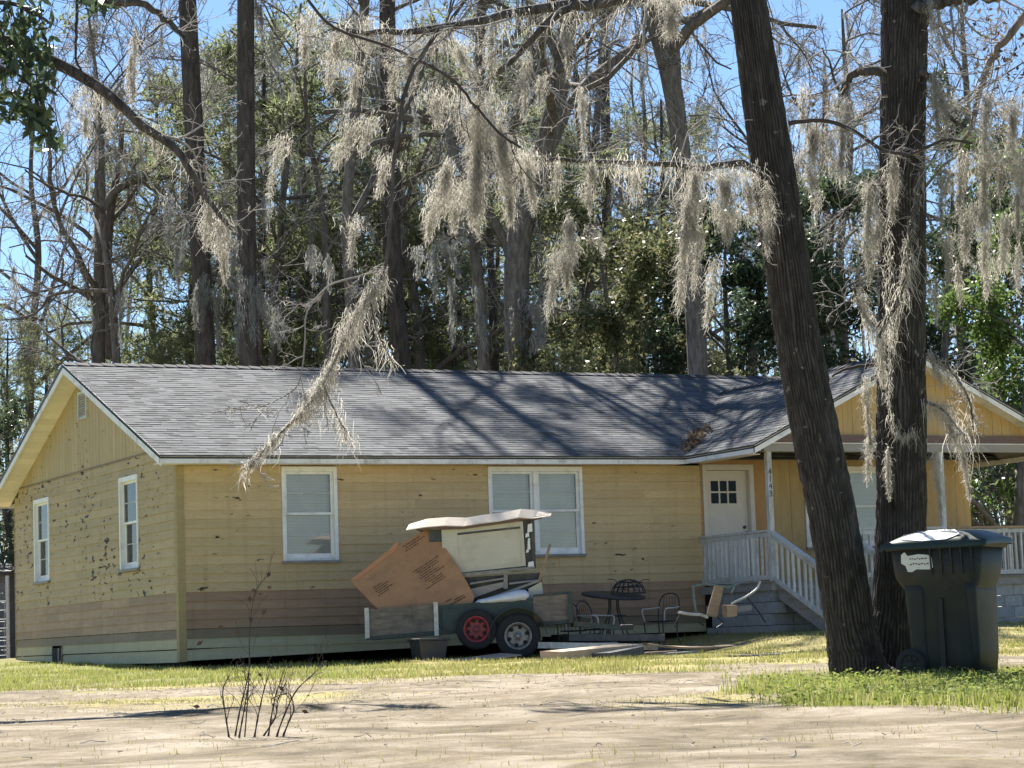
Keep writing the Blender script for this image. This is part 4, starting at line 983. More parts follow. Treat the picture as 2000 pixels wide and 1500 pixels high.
# ---- broken garden glider before the porch
YG = -3.0
gc = q3(1400, 1200, YG); gg = gz(gc[0], YG)
gl = thing('broken_glider', (gc[0], YG, gg), 'collapsed garden glider with pale curved arms beside the porch rail', 'garden seat')
A = lambda px, py, y=YG: q3(px, py, y)
MB().tube(resample([A(1485,1135), A(1478,1150), A(1458,1165), A(1433,1177), A(1427,1184)], 14), .020, 8).build('arm', m_tubew, gl)
MB().tube(resample([A(1325,1196), A(1350,1200), A(1368,1201), A(1382,1206)], 8), .026, 8).build('arm', m_tubew, gl)
MB().poly([A(1380,1203), A(1401,1206), A(1413,1148), A(1397,1143)], (0,.03,0)).build('slat', m_wood, gl)
MB().poly([A(1419,1183,YG-.2), A(1440,1182,YG-.2), A(1440,1203,YG-.2), A(1421,1206,YG-.2)], (.05,.25,.02)).build('seat_block', m_wood, gl)
MB().poly([A(1428,1186), A(1468,1182), A(1468,1192), A(1430,1198)], (0,.03,0)).build('slat', m_woodgrey, gl)
MB().tube(resample([A(1353,1145), A(1356,1175), A(1360,1197)], 6), .022, 7).build('frame_leg', m_teal, gl)
MB().tube(resample([A(1352,1144), A(1385,1141), A(1420,1146), A(1445,1140)], 10), .014, 6).build('frame_bar', m_teal, gl)
MB().tube(resample([A(1458,1166), A(1478,1190), A(1495,1216)], 6), .012, 6).build('frame_leg', m_iron, gl)
MB().tube(resample([A(1366,1201), A(1362,1212), A(1375,1222)], 6), .012, 6).build('frame_leg', m_iron, gl)
MB().tube(resample([A(1330,1198), A(1322,1212), A(1318,1226)], 6), .012, 6).build('frame_leg', m_iron, gl)
MB().tube(resample([A(1400,1205), A(1412,1216), A(1400,1226)], 6), .012, 6).build('frame_leg', m_iron, gl)
MB().tube(resample([A(1420,1150), A(1435,1143), A(1428,1160)], 6), .012, 6).build('frame_bar', m_teal, gl)

# ================================================================ WHEELED CART
cb_ = gpt(1862, 20.2); CX_, CY_ = cb_[0], cb_[1]; cz = float(ground(CX_, CY_))
cart = thing('wheeled_bin', (CX_, CY_, cz), 'dark olive wheeled refuse bin with torn white label beside the trees', 'bin')
cyaw = -YAW-.52                                       # front face turned right of the viewer
Rc = np.array(Matrix.Rotation(cyaw, 3, 'Z')); K = 1.0
def ct(x, y, z): return Rc @ np.array((x*1.03, y*1.03, z*1.075))+np.array((CX_, CY_, cz))
# local: x = width, -y = front, +y = handle and wheels ; swapped so wheels stand at the left of view
def ring(z, hx_, y0, y1, rad, n=5):
    P = []
    for (cx_, cy_, a0) in ((hx_-rad, y1-rad, 0), (-hx_+rad, y1-rad, 90), (-hx_+rad, y0+rad, 180), (hx_-rad, y0+rad, 270)):
        for i in range(n):
            a = math.radians(a0+90*i/(n-1)); P.append((cx_+rad*math.cos(a), cy_+rad*math.sin(a), z))
    return P
def loft(rings, cap0=True, cap1=True):
    mb = MB(); n = len(rings[0]); V = [ct(*p) for R_ in rings for p in R_]; F = []
    for i in range(len(rings)-1):
        for j in range(n): F.append((i*n+j, i*n+(j+1)%n, (i+1)*n+(j+1)%n, (i+1)*n+j))
    if cap0: F.append(tuple(range(n))[::-1])
    if cap1: F.append(tuple(range((len(rings)-1)*n, len(rings)*n)))
    return mb.add(V, F)
def ring2(z, x0, x1, hy, rad, n=5):
    P = []
    for (cx_, cy_, a0) in ((x1-rad, hy-rad, 0), (x0+rad, hy-rad, 90), (x0+rad, -hy+rad, 180), (x1-rad, -hy+rad, 270)):
        for i in range(n):
            a = math.radians(a0+90*i/(n-1)); P.append((cx_+rad*math.cos(a), cy_+rad*math.sin(a), z))
    return P
loft([ring2(.03,-.20,.27,.215,.04), ring2(.16,-.245,.275,.225,.04), ring2(.20,-.265,.278,.228,.04), ring2(.68,-.29,.295,.25,.05), ring2(.74,-.345,.325,.275,.06), ring2(.80,-.375,.345,.285,.06), ring2(1.02,-.395,.375,.305,.06)]).build('body', m_cart, cart, True)
for (x0, x1, xb) in ((-.292,-.135,-.235), (.215,.30,.215)):
    loft([ring2(.05,xb,xb+(x1-x0)*.8,.235,.03), ring2(.22,x0+.02,x1,.245,.03), ring2(.66,x0,x1,.268,.03), ring2(.73,x0-.01,x1,.272,.03)]).build('corner_pillar', m_cart, cart, True)
loft([[(x,-.255+.01*0-.012*(z>.3),z) for x in (-.02,.02)]+[(x,-.235,z) for x in (.02,-.02)] for z in (.08,.62)]).build('rib', m_cart, cart)
MB().hexa([ct(.25,-.12,.18),ct(.284,-.12,.18),ct(.284,.12,.18),ct(.25,.12,.18),ct(.26,-.12,.62),ct(.300,-.12,.62),ct(.300,.12,.62),ct(.26,.12,.62)]).build('inset_panel', m_tote, cart)
for i in range(5):
    x = -.05+i*.085
    MB().hexa([ct(x,-.30,.80),ct(x+.012,-.30,.80),ct(x+.012,-.28,.80),ct(x,-.28,.80),ct(x,-.322,1.0),ct(x+.012,-.322,1.0),ct(x+.012,-.30,1.0),ct(x,-.30,1.0)]).build('collar_rib', m_cart, cart)
loft([ring2(1.0,-.42,.395,.325,.06), ring2(1.035,-.43,.41,.335,.06), ring2(1.045,-.43,.41,.335,.06)]).build('rim', m_cart, cart)
# lid: crowned towards the hinge
def lidz(x, y): return 1.05+.085*max(0, 1-(y/.34)**4)*max(0, 1-(x/.44)**4)+.03*(y/.34)*0
V = []; F = []; nx_, ny_ = 20, 14
for j in range(ny_+1):
    for i in range(nx_+1):
        x = -.45+.875*i/nx_; y = -.345+.69*j/ny_; V.append(ct(x, y, lidz(x, y)+.02*(j/ny_)))
for j in range(ny_):
    for i in range(nx_): a = j*(nx_+1)+i; F.append((a,a+1,a+nx_+2,a+nx_+1))
edge = [i for i in range(nx_+1)]+[j*(nx_+1)+nx_ for j in range(1,ny_+1)]+[ny_*(nx_+1)+i for i in range(nx_-1,-1,-1)]+[j*(nx_+1) for j in range(ny_-1,0,-1)]
k0 = len(V); V += [V[i]-np.array((0,0,.045)) for i in edge]
for i in range(len(edge)): F.append((edge[i], k0+i, k0+(i+1)%len(edge), edge[(i+1)%len(edge)]))
mesh_obj('lid', np.array(V), F, m_lid, cart, True)
MB().tube([ct(-.46,-.24,1.0), ct(-.50,-.23,1.02), ct(-.50,.23,1.02), ct(-.46,.24,1.0)], .016, 8).build('handle', m_cart, cart)
for sy in (-1, 1):
    c = ct(-.27, sy*.235, .125); axv = Rc @ np.array((0, sy, 0)); wv = bpy.data.objects.new('wheel', None); COL.objects.link(wv); wv.parent = cart; wv.location = c-ORG[cart.name]; ORG[wv.name] = c
    MB().lathe(c, axv, [(.085,-.02),(.118,-.022),(.128,-.012),(.128,.035),(.118,.045),(.085,.045)], 30).build('tyre', m_tyre, wv, True)
    MB().lathe(c, axv, [(.088,.04),(.08,.03),(.03,.032),(.028,.055),(0,.056)], 24).build('rim', m_cart, wv, True)
    for i in range(8):
        a = i*math.pi/4; e = Rc @ np.array((math.cos(a), 0, 0))+np.array((0,0,math.sin(a)))
        MB().bar(c+axv*.036+e*.03, c+axv*.036+e*.085, .012, .012).build('spoke', m_cart, wv)
MB().tube([ct(-.27,-.24,.125), ct(-.27,.24,.125)], .012, 8).build('axle', m_iron, cart)
# torn label on the back face, scribbled
lb = [(-.20,.965),(-.17,.985),(-.145,.955),(-.05,.965),(.03,.955),(.055,.935),(.06,.86),(.03,.845),(-.08,.85),(-.12,.83),(-.155,.835),(-.17,.88),(-.205,.90)]
def backf(u, z, o=0.): return ct(u-.09, -.285-(z-.80)/.22*.02-.004-o, z)
MB().poly([backf(u, z) for u, z in lb[::-1]], Rc @ np.array((0,-.003,0))).build('label', m_label, cart)
sc = MB(); r = random.Random(3)
for row in (.925, .885):
    u = -.13
    while u < .02:
        w = r.uniform(.008,.02); z = row+r.uniform(-.004,.004); sc.poly([backf(a, b, .005) for a, b in ((u,z),(u+w,z+.003),(u+w,z+.011),(u,z+.009))], Rc @ np.array((0,-.001,0))); u += w+.008
sc.build('scribble', m_print, cart)['kind'] = 'stuff'
# thin flat white patch following the lid surface
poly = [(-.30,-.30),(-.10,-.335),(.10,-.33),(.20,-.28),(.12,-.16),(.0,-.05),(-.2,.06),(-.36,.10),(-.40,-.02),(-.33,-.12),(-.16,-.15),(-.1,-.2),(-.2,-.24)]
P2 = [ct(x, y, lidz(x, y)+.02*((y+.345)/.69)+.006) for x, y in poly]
pp = MB().poly(P2, (0,0,.004)).build('white_patch', m_whitepatch); tag(pp, 'jagged flat white patch on the lid of the refuse bin', 'plastic sheet')

# ================================================================ SHED AND FENCE FAR LEFT
s0 = at(-30, 1250, 62); sz0 = float(ground(s0[0], s0[1]))
shed = thing('grey_shed', (s0[0], s0[1], sz0), 'weathered grey shed behind the wire fence at the far left', 'shed')
m_shed = simple('shed_boards', (.17,.17,.175), (.11,.11,.115), .8, 5, (1,1,4), rnd=.15)
e1 = np.array((math.cos(YAW), -math.sin(YAW), 0)); e2 = np.array((math.sin(YAW), math.cos(YAW), 0))
for i in range(9):
    a = np.array((s0[0], s0[1], sz0+.02+i*.24)); MB().hexa([a-e1*1.6, a+e1*.62, a+e1*.62+e2*.03, a-e1*1.6+e2*.03]+[p+np.array((0,0,.23)) for p in (a-e1*1.6-e2*.012, a+e1*.62-e2*.012, a+e1*.62+e2*.02, a-e1*1.6+e2*.02)]).build('board', m_shed, shed)
a = np.array((s0[0], s0[1], sz0+2.18)); MB().hexa([a-e1*1.8-e2*.3, a+e1*.75-e2*.3, a+e1*.75+e2*2.4, a-e1*1.8+e2*2.4]+[p+np.array((0,0,.06)) for p in (a-e1*1.8-e2*.3, a+e1*.75-e2*.3, a+e1*.75+e2*2.4+np.array((0,0,.3)), a-e1*1.8+e2*2.4+np.array((0,0,.3)))]).build('roof', m_iron, shed)
a = np.array((s0[0], s0[1], sz0+.02)); MB().hexa([a+e1*.60+e2*.04, a+e1*.62+e2*.04, a+e1*.62+e2*2.2, a+e1*.60+e2*2.2]+[p+np.array((0,0,2.1)) for p in (a+e1*.60+e2*.04, a+e1*.62+e2*.04, a+e1*.62+e2*2.2, a+e1*.60+e2*2.2)]).build('side_wall', m_shed, shed)
for zz in (1.32, 1.06): MB().hexa([a-e1*.4-e2*.04+np.array((0,0,zz)), a+e1*.35-e2*.04+np.array((0,0,zz)), a+e1*.35-e2*.02+np.array((0,0,zz)), a-e1*.4-e2*.02+np.array((0,0,zz))]+[p+np.array((0,0,zz+.17)) for p in (a-e1*.4-e2*.04, a+e1*.35-e2*.04, a+e1*.35-e2*.02, a-e1*.4-e2*.02)]).build('louver', m_white, shed)
f0 = at(20, 1250, 57); fz = float(ground(f0[0], f0[1]))
fen = thing('wire_fence', (f0[0], f0[1], fz), 'galvanised wire fence with a grey post beside the far house corner', 'fence')
m_galv = simple('galvanised', (.45,.46,.47), (.35,.36,.37), .45, 9, metal=.5)
F0 = np.array((f0[0], f0[1], fz)); pl_ = F0-e1*.05
MB().tube([pl_, pl_+np.array((0,0,1.95))], .045, 10).build('post', m_galv, fen)
MB().tube([pl_-e1*2.6, pl_-e1*2.6+np.array((0,0,1.5))], .04, 10).build('post', m_galv, fen)
for i in range(7): MB().tube([pl_+np.array((0,0,.1+.21*i)), pl_-e1*2.6+np.array((0,0,.1+.21*i))], .006, 4).build('strand', m_galv, fen)
for i in range(16): MB().tube([pl_-e1*(.08+.16*i)+np.array((0,0,.1)), pl_-e1*(.08+.16*i)+np.array((0,0,1.36))], .005, 4).build('strand', m_galv, fen)

# ================================================================ VEGETATION
def vnoise(r, a, b, n1, n2):                       # smooth value noise, periodic in the first axis
    G = r.random((n1, n2+2)); a = (a % 1)*n1; b = np.clip(b, 0, .9999)*n2
    i = a.astype(int) % n1; j = b.astype(int); u = a-np.floor(a); v = b-j; u = u*u*(3-2*u); v = v*v*(3-2*v)
    i2 = (i+1) % n1
    return (G[i,j]*(1-u)+G[i2,j]*u)*(1-v)+(G[i,j+1]*(1-u)+G[i2,j+1]*u)*v
def bark_trunk(name, path, rad, parent, mat, sides=190, rings=300, seed=0, amp=.02, N=26):
    r = np.random.default_rng(seed); P = resample(path, rings); R = np.interp(np.linspace(0,1,rings), np.linspace(0,1,len(rad)), rad)
    T = np.gradient(P, axis=0); T /= np.linalg.norm(T, axis=1)[:,None]
    X = np.cross(T, (0,1,.05)); X /= np.linalg.norm(X, axis=1)[:,None]; Y = np.cross(T, X)
    L = np.linalg.norm(np.diff(P, axis=0), axis=1).sum()
    th, hh = np.meshgrid(np.arange(sides)/sides, np.linspace(0,1,rings)); 
    ph = th*N+1.3*vnoise(r, th, hh, 9, int(L*1.5)+2)+.9*vnoise(r, th, hh, 24, int(L*4)+2)
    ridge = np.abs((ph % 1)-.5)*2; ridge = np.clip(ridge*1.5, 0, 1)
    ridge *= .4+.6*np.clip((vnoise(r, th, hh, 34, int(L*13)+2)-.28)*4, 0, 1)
    d = amp*(ridge-.5)+.018*(vnoise(r, th, hh, 3, int(L*.7)+2)-.5)*R[:,None]*2+.012*(vnoise(r, th, hh, 40, int(L*12)+2)-.5)
    hgt = hh*L; RR = R[:,None]*(1+.16*np.exp(-hgt/.28)*(1+.9*np.cos(th*2*np.pi*5+seed)))+d
    V = P[:,None]+RR[...,None]*(np.cos(th*2*np.pi)[...,None]*X[:,None]+np.sin(th*2*np.pi)[...,None]*Y[:,None])
    i = np.arange(rings-1)[:,None]*sides; j = np.arange(sides)[None]; j2 = (j+1) % sides
    F = np.stack([i+j, i+j2, i+sides+j2, i+sides+j], -1).reshape(-1, 4)
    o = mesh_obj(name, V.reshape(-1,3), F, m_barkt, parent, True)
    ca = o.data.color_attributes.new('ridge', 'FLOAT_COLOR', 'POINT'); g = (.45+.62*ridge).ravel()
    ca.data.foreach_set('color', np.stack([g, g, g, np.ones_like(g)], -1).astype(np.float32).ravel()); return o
def quads(c, u, w):                                  # leaf quads from centre, half-length and half-width vectors
    return np.stack([c-u, c+w, c+u, c-w], 1).reshape(-1, 3), np.arange(4*len(c)).reshape(-1, 4)
def rdir(r, n):
    v = r.normal(size=(n,3)); return v/(np.linalg.norm(v, axis=1)[:,None]+1e-9)
def strands(r, A, L, k, width, lean, curl, flare=0., ctr=None):
    """hair ribbons hanging from anchors A (n,3) with lengths L"""
    n = len(A); P = [A]; d = np.tile(np.array((0,0,-1.))+lean, (n,1))+.25*r.normal(size=(n,3)); p = A
    st = (L/(k-1))[:,None]; ang = r.random(n)*6.28
    for j in range(1, k):
        d = .75*d+.25*(np.array((0,0,-1.))+lean)+curl*r.normal(size=(n,3)); d /= np.linalg.norm(d, axis=1)[:,None]
        p = p+d*st; P.append(p)
    P = np.stack(P, 1); side = np.stack([np.cos(ang), np.sin(ang), .2*r.normal(size=n)], -1)[:,None]
    wd = (width*(.6+.8*r.random(n)))[:,None,None]*np.linspace(1, .25, k)[None,:,None]
    V = np.stack([P-side*wd/2, P+side*wd/2], 2).reshape(-1, 3)
    i = np.arange(n)[:,None]*2*k; j = np.arange(k-1)[None]*2
    F = np.stack([i+j, i+j+1, i+j+3, i+j+2], -1).reshape(-1, 4)
    return V, F
def moss_mesh(seed, n, length, width, sw, lean=(0,0,0), curl=.28, k=6):
    """beard of moss: tapering tangle under a short perch, local origin at the top"""
    r = np.random.default_rng(seed); lean = np.array(lean, float)
    t = r.random(n)**1.15; depth = t*length*.86
    spread = width*.5*(1.05-.85*t)*(.75+.5*np.sin(t*7+seed))
    clus = r.normal(size=(9,2))*.55; cl = clus[r.integers(0, 9, n)]
    xy = (cl*.62+.38*r.normal(size=(n,2)))*spread[:,None]; xy[:,1] *= .6
    A = np.stack([xy[:,0]+lean[0]*depth, xy[:,1]+lean[1]*depth, -depth+.04*r.normal(size=n)], -1)
    L = np.minimum((.10+.22*r.random(n))*length, .07+.17*r.random(n)**1.5+.05*length)*(1-.35*t)
    return strands(r, A, L, k, sw, lean, curl)
def moss_path(seed, path, per_m, Lr, rad, sw, lean=(0,0,0), curl=.35, k=5):
    r = np.random.default_rng(seed); P = resample(path, 60); seg = np.linalg.norm(np.diff(P, axis=0), axis=1).sum()
    n = int(per_m*seg); t = r.random(n)*58.9; i = t.astype(int); u = (t-i)[:,None]
    clump = .25+1.5*vnoise(r, t/59., np.zeros(n), 17, 1)**2
    A = P[i]*(1-u)+P[i+1]*u+r.normal(size=(n,3))*rad*clump[:,None]
    L = (Lr[0]+(Lr[1]-Lr[0])*r.random(n)**2)*clump
    return strands(r, A, L, k, sw, np.array(lean, float), curl)
MOSS = {}
def moss_shared(kind, i):
    key = (kind, i)
    if key not in MOSS:
        n, sw = {'far': (330, .017), 'near': (750, .0075)}[kind]
        v, f = moss_mesh(100+i+(50 if kind == 'near' else 0), n, 1.0, .5+.12*(i%3), sw, lean=((-.30,.1,0),(-.05,0,0),(-.15,.05,0),(.06,0,0),(-.45,.1,0),(-.1,0,0))[i%6], curl=.5, k=5)
        me = bpy.data.meshes.new('moss_clump'); me.from_pydata(v.tolist(), [], f.tolist()); me.materials.append(m_moss if kind == 'near' else m_mossg); MOSS[key] = me
    return MOSS[key]
def hang(parent, p, kind, i, size, wid=1., yaw=None):
    r = random.Random(hash((round(p[0],2), round(p[1],2), i)) & 0xffff)
    o = piece('moss_clump', moss_shared(kind, i % 6), p, (size*wid, size*wid, size), parent, (0, 0, -YAW+(r.uniform(-.5,.5) if yaw is None else yaw))); o['kind'] = 'stuff'; return o
def tree(name, base, label, group=None):
    return thing(name, tuple(base), label, 'tree', group)
def trace(pts, depth, dz=None):
    """trunk polyline from photo points at one depth, run down to the ground"""
    P = [at(a, b, depth if np.isscalar(depth) else depth[i]) for i, (a, b) in enumerate(pts)]
    a = P[0]; t = P[0]-P[1]; t = t/np.linalg.norm(t); t = .35*t+np.array((0,0,-1.)); t /= -t[2]
    g = float(ground(a[0], a[1])); b = a+t*(a[2]-g)*1.0; b[2] = float(ground(b[0], b[1]))-.1
    m = a+(b-a)*.5
    return [b, m]+P
def twiggy(parent, seed, P0, R0, lv, mat_l, mat_t, rmin=.006, up=.12, moss=0, name='branches', leaf=None, t0=.35, grav=0., mossize=(.7,1.7)):
    """limbs, branches and twigs from a trunk polyline; lv = children per level"""
    r = np.random.default_rng(seed)
    P = P0[None]; R = R0[None]
    l1 = spawn(r, P, R, lv[0], t0, .98, .34, 1.0, 9, .62, up, .16, .03, grav)
    l2 = spawn(r, *l1, lv[1], .2, 1., .48, .85, 7, .6, .10, .18, .014, grav)
    parts = [tubes(*l1, 6), tubes(*l2, 5)]
    v, f = merge(parts); mesh_obj('limbs', v, f, mat_l, parent, True)
    l3 = spawn(r, *l2, lv[2], .15, 1., .48, .8, 5, .55, .06, .2, rmin*1.25, grav)
    l4 = spawn(r, *l3, lv[3], .1, 1., .55, .75, 3, .6, .03, .3, rmin, grav)
    parts = [tubes(*l3, 4), tubes(*l4, 3)]
    v, f = merge(parts); o = mesh_obj(name, v, f, mat_t, parent, True); o['kind'] = 'stuff'
    if moss:
        Q = np.concatenate([l1[0].reshape(-1,3), l2[0].reshape(-1,3)[::2]])
        for i, k in enumerate(r.choice(len(Q), moss*2, replace=False)):
            s = r.uniform(*mossize); hang(parent, Q[k], 'far', int(r.integers(0,6)), s, r.uniform(.5,.95))
    return l1, l2, l3, l4
def foliage(name, parent, r, tips, per, spread, ln, wd, mat, droop=0., thin=None):
    c = np.repeat(tips, per, 0)+r.normal(size=(len(tips)*per,3))*spread
    u = rdir(r, len(c)); u[:,2] -= droop; u /= np.linalg.norm(u, axis=1)[:,None]
    w = np.cross(u, rdir(r, len(c))); w /= np.linalg.norm(w, axis=1)[:,None]+1e-9
    s = (.6+.8*r.random(len(c)))[:,None]
    v, f = quads(c, u*ln*s, w*wd*s); o = mesh_obj(name, v, f, mat, parent); o['kind'] = 'stuff'; return o
def needles(name, parent, r, tips, per, L, wd, mat):
    n = len(tips)*per; c = np.repeat(tips, per, 0); u = rdir(r, n); u[:,2] += .35; u /= np.linalg.norm(u, axis=1)[:,None]
    w = np.cross(u, rdir(r, n)); w /= np.linalg.norm(w, axis=1)[:,None]
    l = (L*(.6+.6*r.random(n)))[:,None]
    V = np.stack([c-w*wd, c+w*wd, c+u*l], 1).reshape(-1,3)
    o = mesh_obj(name, V, np.arange(3*n).reshape(-1,3), mat, parent); o['kind'] = 'stuff'; return o
def pine(base, H, r0, seed, label, z0=.4, lean=(0,0), nb=46, tufts=5, path=None, dens=12, moss=0, blen=.16, bark=None):
    t = tree('pine_tree', base, label, 'pines behind the house'); r = np.random.default_rng(seed); b = np.array(base, float)
    if path is None:
        P0 = np.array([b+np.array((lean[0]*s*H+.15*math.sin(s*5+seed), lean[1]*s*H+.1*math.sin(s*4), s*H-.1)) for s in np.linspace(0,1,14)])
    else:
        P0 = resample(path, 14); top = P0[-1]-P0[-2]; k = 0
        while P0[-1][2]-b[2] < H and k < 30: P0 = np.vstack([P0, P0[-1]+top*(.9)]); k += 1
        P0 = resample(P0, 16)
    R0 = r0*(1-np.linspace(0,1,len(P0))**1.4*.8); R0[0] *= 1.25
    v, f = tubes(P0[None], R0[None], 14); mesh_obj('trunk', v, f, bark or m_pinebark, t, True)
    l1 = spawn(r, P0[None], R0[None], nb, z0, .99, blen, 1.45, 7, .35, .05, .10, .014, .035)
    l2 = spawn(r, *l1, 6, .3, 1., .38, .8, 5, .6, .10, .12, .008, .05)
    v, f = merge([tubes(*l1, 5), tubes(*l2, 3)]); mesh_obj('limbs', v, f, m_barkf, t, True)
    tp = np.concatenate([l2[0][:,-1], l2[0][:,-2], l2[0][:,2], l1[0][:,-1], l1[0][:,-2]])
    tp = tp[(tp[:,2] < 17.5)|(r.random(len(tp)) < .34)]
    tp = np.repeat(tp, tufts, 0)+r.normal(size=(len(tp)*tufts,3))*.16
    needles('crown', t, r, tp, dens, .23, .014, m_pine)
    Q = l1[0].reshape(-1,3)
    for k in r.choice(len(Q), moss, replace=False) if moss else []: hang(t, Q[k], 'far', int(r.integers(0,6)), r.uniform(.7,1.6), r.uniform(.4,.8))
    return t
def evergreen(base, H, Rw, seed, label, mat, nleaf=14000, ln=.075, wd=.032, z0=.12, name='evergreen_tree', group='broadleaf evergreens behind the house', r0=None, lvl=(16,7,6)):
    t = tree(name, base, label, group); r = np.random.default_rng(seed); b = np.array(base, float); r0 = r0 or H*.014
    P0 = np.array([b+np.array((.3*math.sin(s*3+seed), .3*math.cos(s*4+seed), s*H*.92-.1)) for s in np.linspace(0,1,12)])
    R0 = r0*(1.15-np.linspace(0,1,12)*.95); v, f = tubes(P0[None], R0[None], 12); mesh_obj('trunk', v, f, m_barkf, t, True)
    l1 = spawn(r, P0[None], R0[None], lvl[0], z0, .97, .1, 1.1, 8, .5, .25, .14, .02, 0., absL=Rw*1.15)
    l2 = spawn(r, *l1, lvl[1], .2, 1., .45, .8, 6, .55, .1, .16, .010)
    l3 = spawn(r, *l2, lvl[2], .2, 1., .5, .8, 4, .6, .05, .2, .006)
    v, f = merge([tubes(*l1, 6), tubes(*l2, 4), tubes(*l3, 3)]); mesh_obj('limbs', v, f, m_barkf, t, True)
    tip = l3[0][:,1:].reshape(-1,3); per = max(2, int(nleaf/len(tip)))
    foliage('crown', t, r, tip, per, .13, ln, wd, mat, .25); return t

# ---------------- trees traced from the photograph, each at its own depth
def tr_trunk(t, path, radii, mat, sides=16, k=28):
    P0 = resample(path, k); R0 = np.interp(np.linspace(0,1,k), np.linspace(0,1,len(radii)), radii)
    v, f = tubes(P0[None], R0[None], sides); mesh_obj('trunk', v, f, mat, t, True); return P0, R0
def pxr(w, depth): return w*.5*depth/FOC            # pixel width to radius
def ext(path, H):                                   # extend a polyline upward to height H
    P = [np.array(p) for p in path]; d = P[-1]-P[-2]; d = d/np.linalg.norm(d)
    while P[-1][2] < H: P.append(P[-1]+d*1.5)
    return P
# two tall pines at the left
D = 64; pth = ext(trace([(402,700),(392,500),(378,250),(366,0)], D), 31)
pine(pth[0], 31, pxr(43,D), 11, 'thick straight pine rising behind the left part of the roof', .36, path=pth, nb=26, moss=10, blen=.13)
D = 62; pth = ext(trace([(486,700),(482,500),(480,250),(480,0)], D), 30)
pine(pth[0], 30, pxr(41,D), 12, 'thick straight pine just right of the first, moss trailing low', .36, path=pth, nb=24, moss=12, blen=.15)
D = 66; pth = ext(trace([(786,700),(765,540),(760,300),(757,60)], D), 29)
pine(pth[0], 29, pxr(40,D), 13, 'pine trunk behind the middle of the roof, left of centre', .36, path=pth, nb=24, moss=10, blen=.13)
D = 82; pth = ext(trace([(1187,560),(1184,300),(1178,0)], D), 28)
pine(pth[0], 28, pxr(23,D), 14, 'slender far pine with sparse level branches right of centre', .40, path=pth, nb=52, blen=.15, dens=9)
# forked bare tree, far left
def bare(pts, D, radii, seed, label, lv, H, moss=8, t0=.3, forks=(), mat=m_barkf, up=.12):
    path = ext(trace(pts, D), H); t = tree('bare_hardwood', path[0], label, 'bare hardwoods behind the house')
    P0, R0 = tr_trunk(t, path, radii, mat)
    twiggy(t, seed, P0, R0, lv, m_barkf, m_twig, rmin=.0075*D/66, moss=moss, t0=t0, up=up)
    for i, (fp, fr, flv) in enumerate(forks):
        Q = [at(a, b, D+((-1)**i)*.5) for a, b in fp]; k = 14; Pq = resample(Q, k); Rq = np.interp(np.linspace(0,1,k), np.linspace(0,1,len(fr)), fr)
        v, f = tubes(Pq[None], Rq[None], 10); mesh_obj('fork', v, f, mat, t, True)
        twiggy(t, seed+50+i, Pq, Rq, flv, m_barkf, m_twig, rmin=.0075*D/66, moss=max(1, moss//4), t0=.15, name='branches', up=up)
    return t
D = 70
bare([(192,700),(193,560),(190,400),(186,200)], D, [pxr(34,D),pxr(30,D),pxr(22,D),.05,.03], 21, 'forked bare tree with grey moss at the far left against the sky', (9,6,6,5), 17, 9, .38,
     forks=[([(218,700),(208,560),(215,420),(235,300),(240,190)], [pxr(24,D),pxr(20,D),pxr(14,D),.03], (7,5,5,5)), ([(205,410),(225,372),(270,352),(330,346),(372,362),(410,405)], [pxr(16,D),pxr(14,D),pxr(9,D),.03], (7,5,5,5))])
D = 60
bare([(1018,700),(1008,560),(1022,420),(1060,300),(1090,180),(1110,40)], D, [pxr(64,D),pxr(52,D),pxr(50,D),pxr(42,D),pxr(34,D),pxr(26,D),.06], 22, 'massive leaning hardwood trunk behind the roof, right of centre', (10,6,6,5), 20, 12, .35,
     forks=[([(1015,560),(990,480),(945,400),(900,330),(880,250)], [pxr(26,D),pxr(20,D),pxr(14,D),.04], (8,5,5,5)), ([(1040,690),(1052,640),(1060,600),(1052,480)], [pxr(18,D),pxr(14,D),pxr(9,D),.03], (6,5,5,4))])
D = 57
bare([(1362,700),(1352,520),(1335,350),(1315,180),(1285,60),(1262,-10)], D, [pxr(44,D),pxr(40,D),pxr(38,D),pxr(38,D),pxr(36,D),pxr(30,D),.08], 23, 'tall hardwood leaning left behind the porch gable', (10,6,6,5), 21, 6, .42,
     forks=[([(1318,190),(1316,100),(1308,20),(1300,-60)], [pxr(30,D),pxr(26,D),pxr(20,D),.05], (8,5,5,4))])
D = 61
bare([(946,705),(935,560),(925,430),(930,300)], D, [pxr(30,D),pxr(24,D),.13,.12,.10,.05], 24, 'dark slim hardwood left of the massive leaning trunk', (9,5,5,5), 24, 6, .3)
D = 60
bare([(690,690),(682,560),(676,420),(690,260)], D, [pxr(24,D),pxr(20,D),.13,.12,.10,.05], 25, 'slim bare tree between two pines behind the roof ridge', (9,5,5,5), 24, 6, .28)
D = 75
bare([(592,700),(600,520),(590,330),(600,120)], D, [pxr(26,D),pxr(22,D),pxr(16,D),.04], 26, 'bare spreading tree behind the roof, full of hanging moss', (12,6,6,5), 18, 14, .3)
D = 78
bare([(870,700),(880,520),(860,330),(850,120)], D, [pxr(26,D),pxr(22,D),pxr(16,D),.04], 27, 'bare grey tree behind the centre of the roof ridge', (12,6,6,5), 19, 12, .3)
D = 74
bare([(1470,700),(1490,500),(1480,300),(1500,100)], D, [pxr(24,D),pxr(20,D),pxr(14,D),.03], 28, 'bare far tree seen just left of the leaning foreground trunk', (11,6,6,5), 17, 5, .3)
D = 70
bare([(1650,700),(1640,500),(1660,300),(1650,120)], D, [pxr(26,D),pxr(20,D),pxr(14,D),.03], 29, 'bare far tree seen between the two foreground trunks', (11,6,6,5), 17, 5, .3)
D = 73
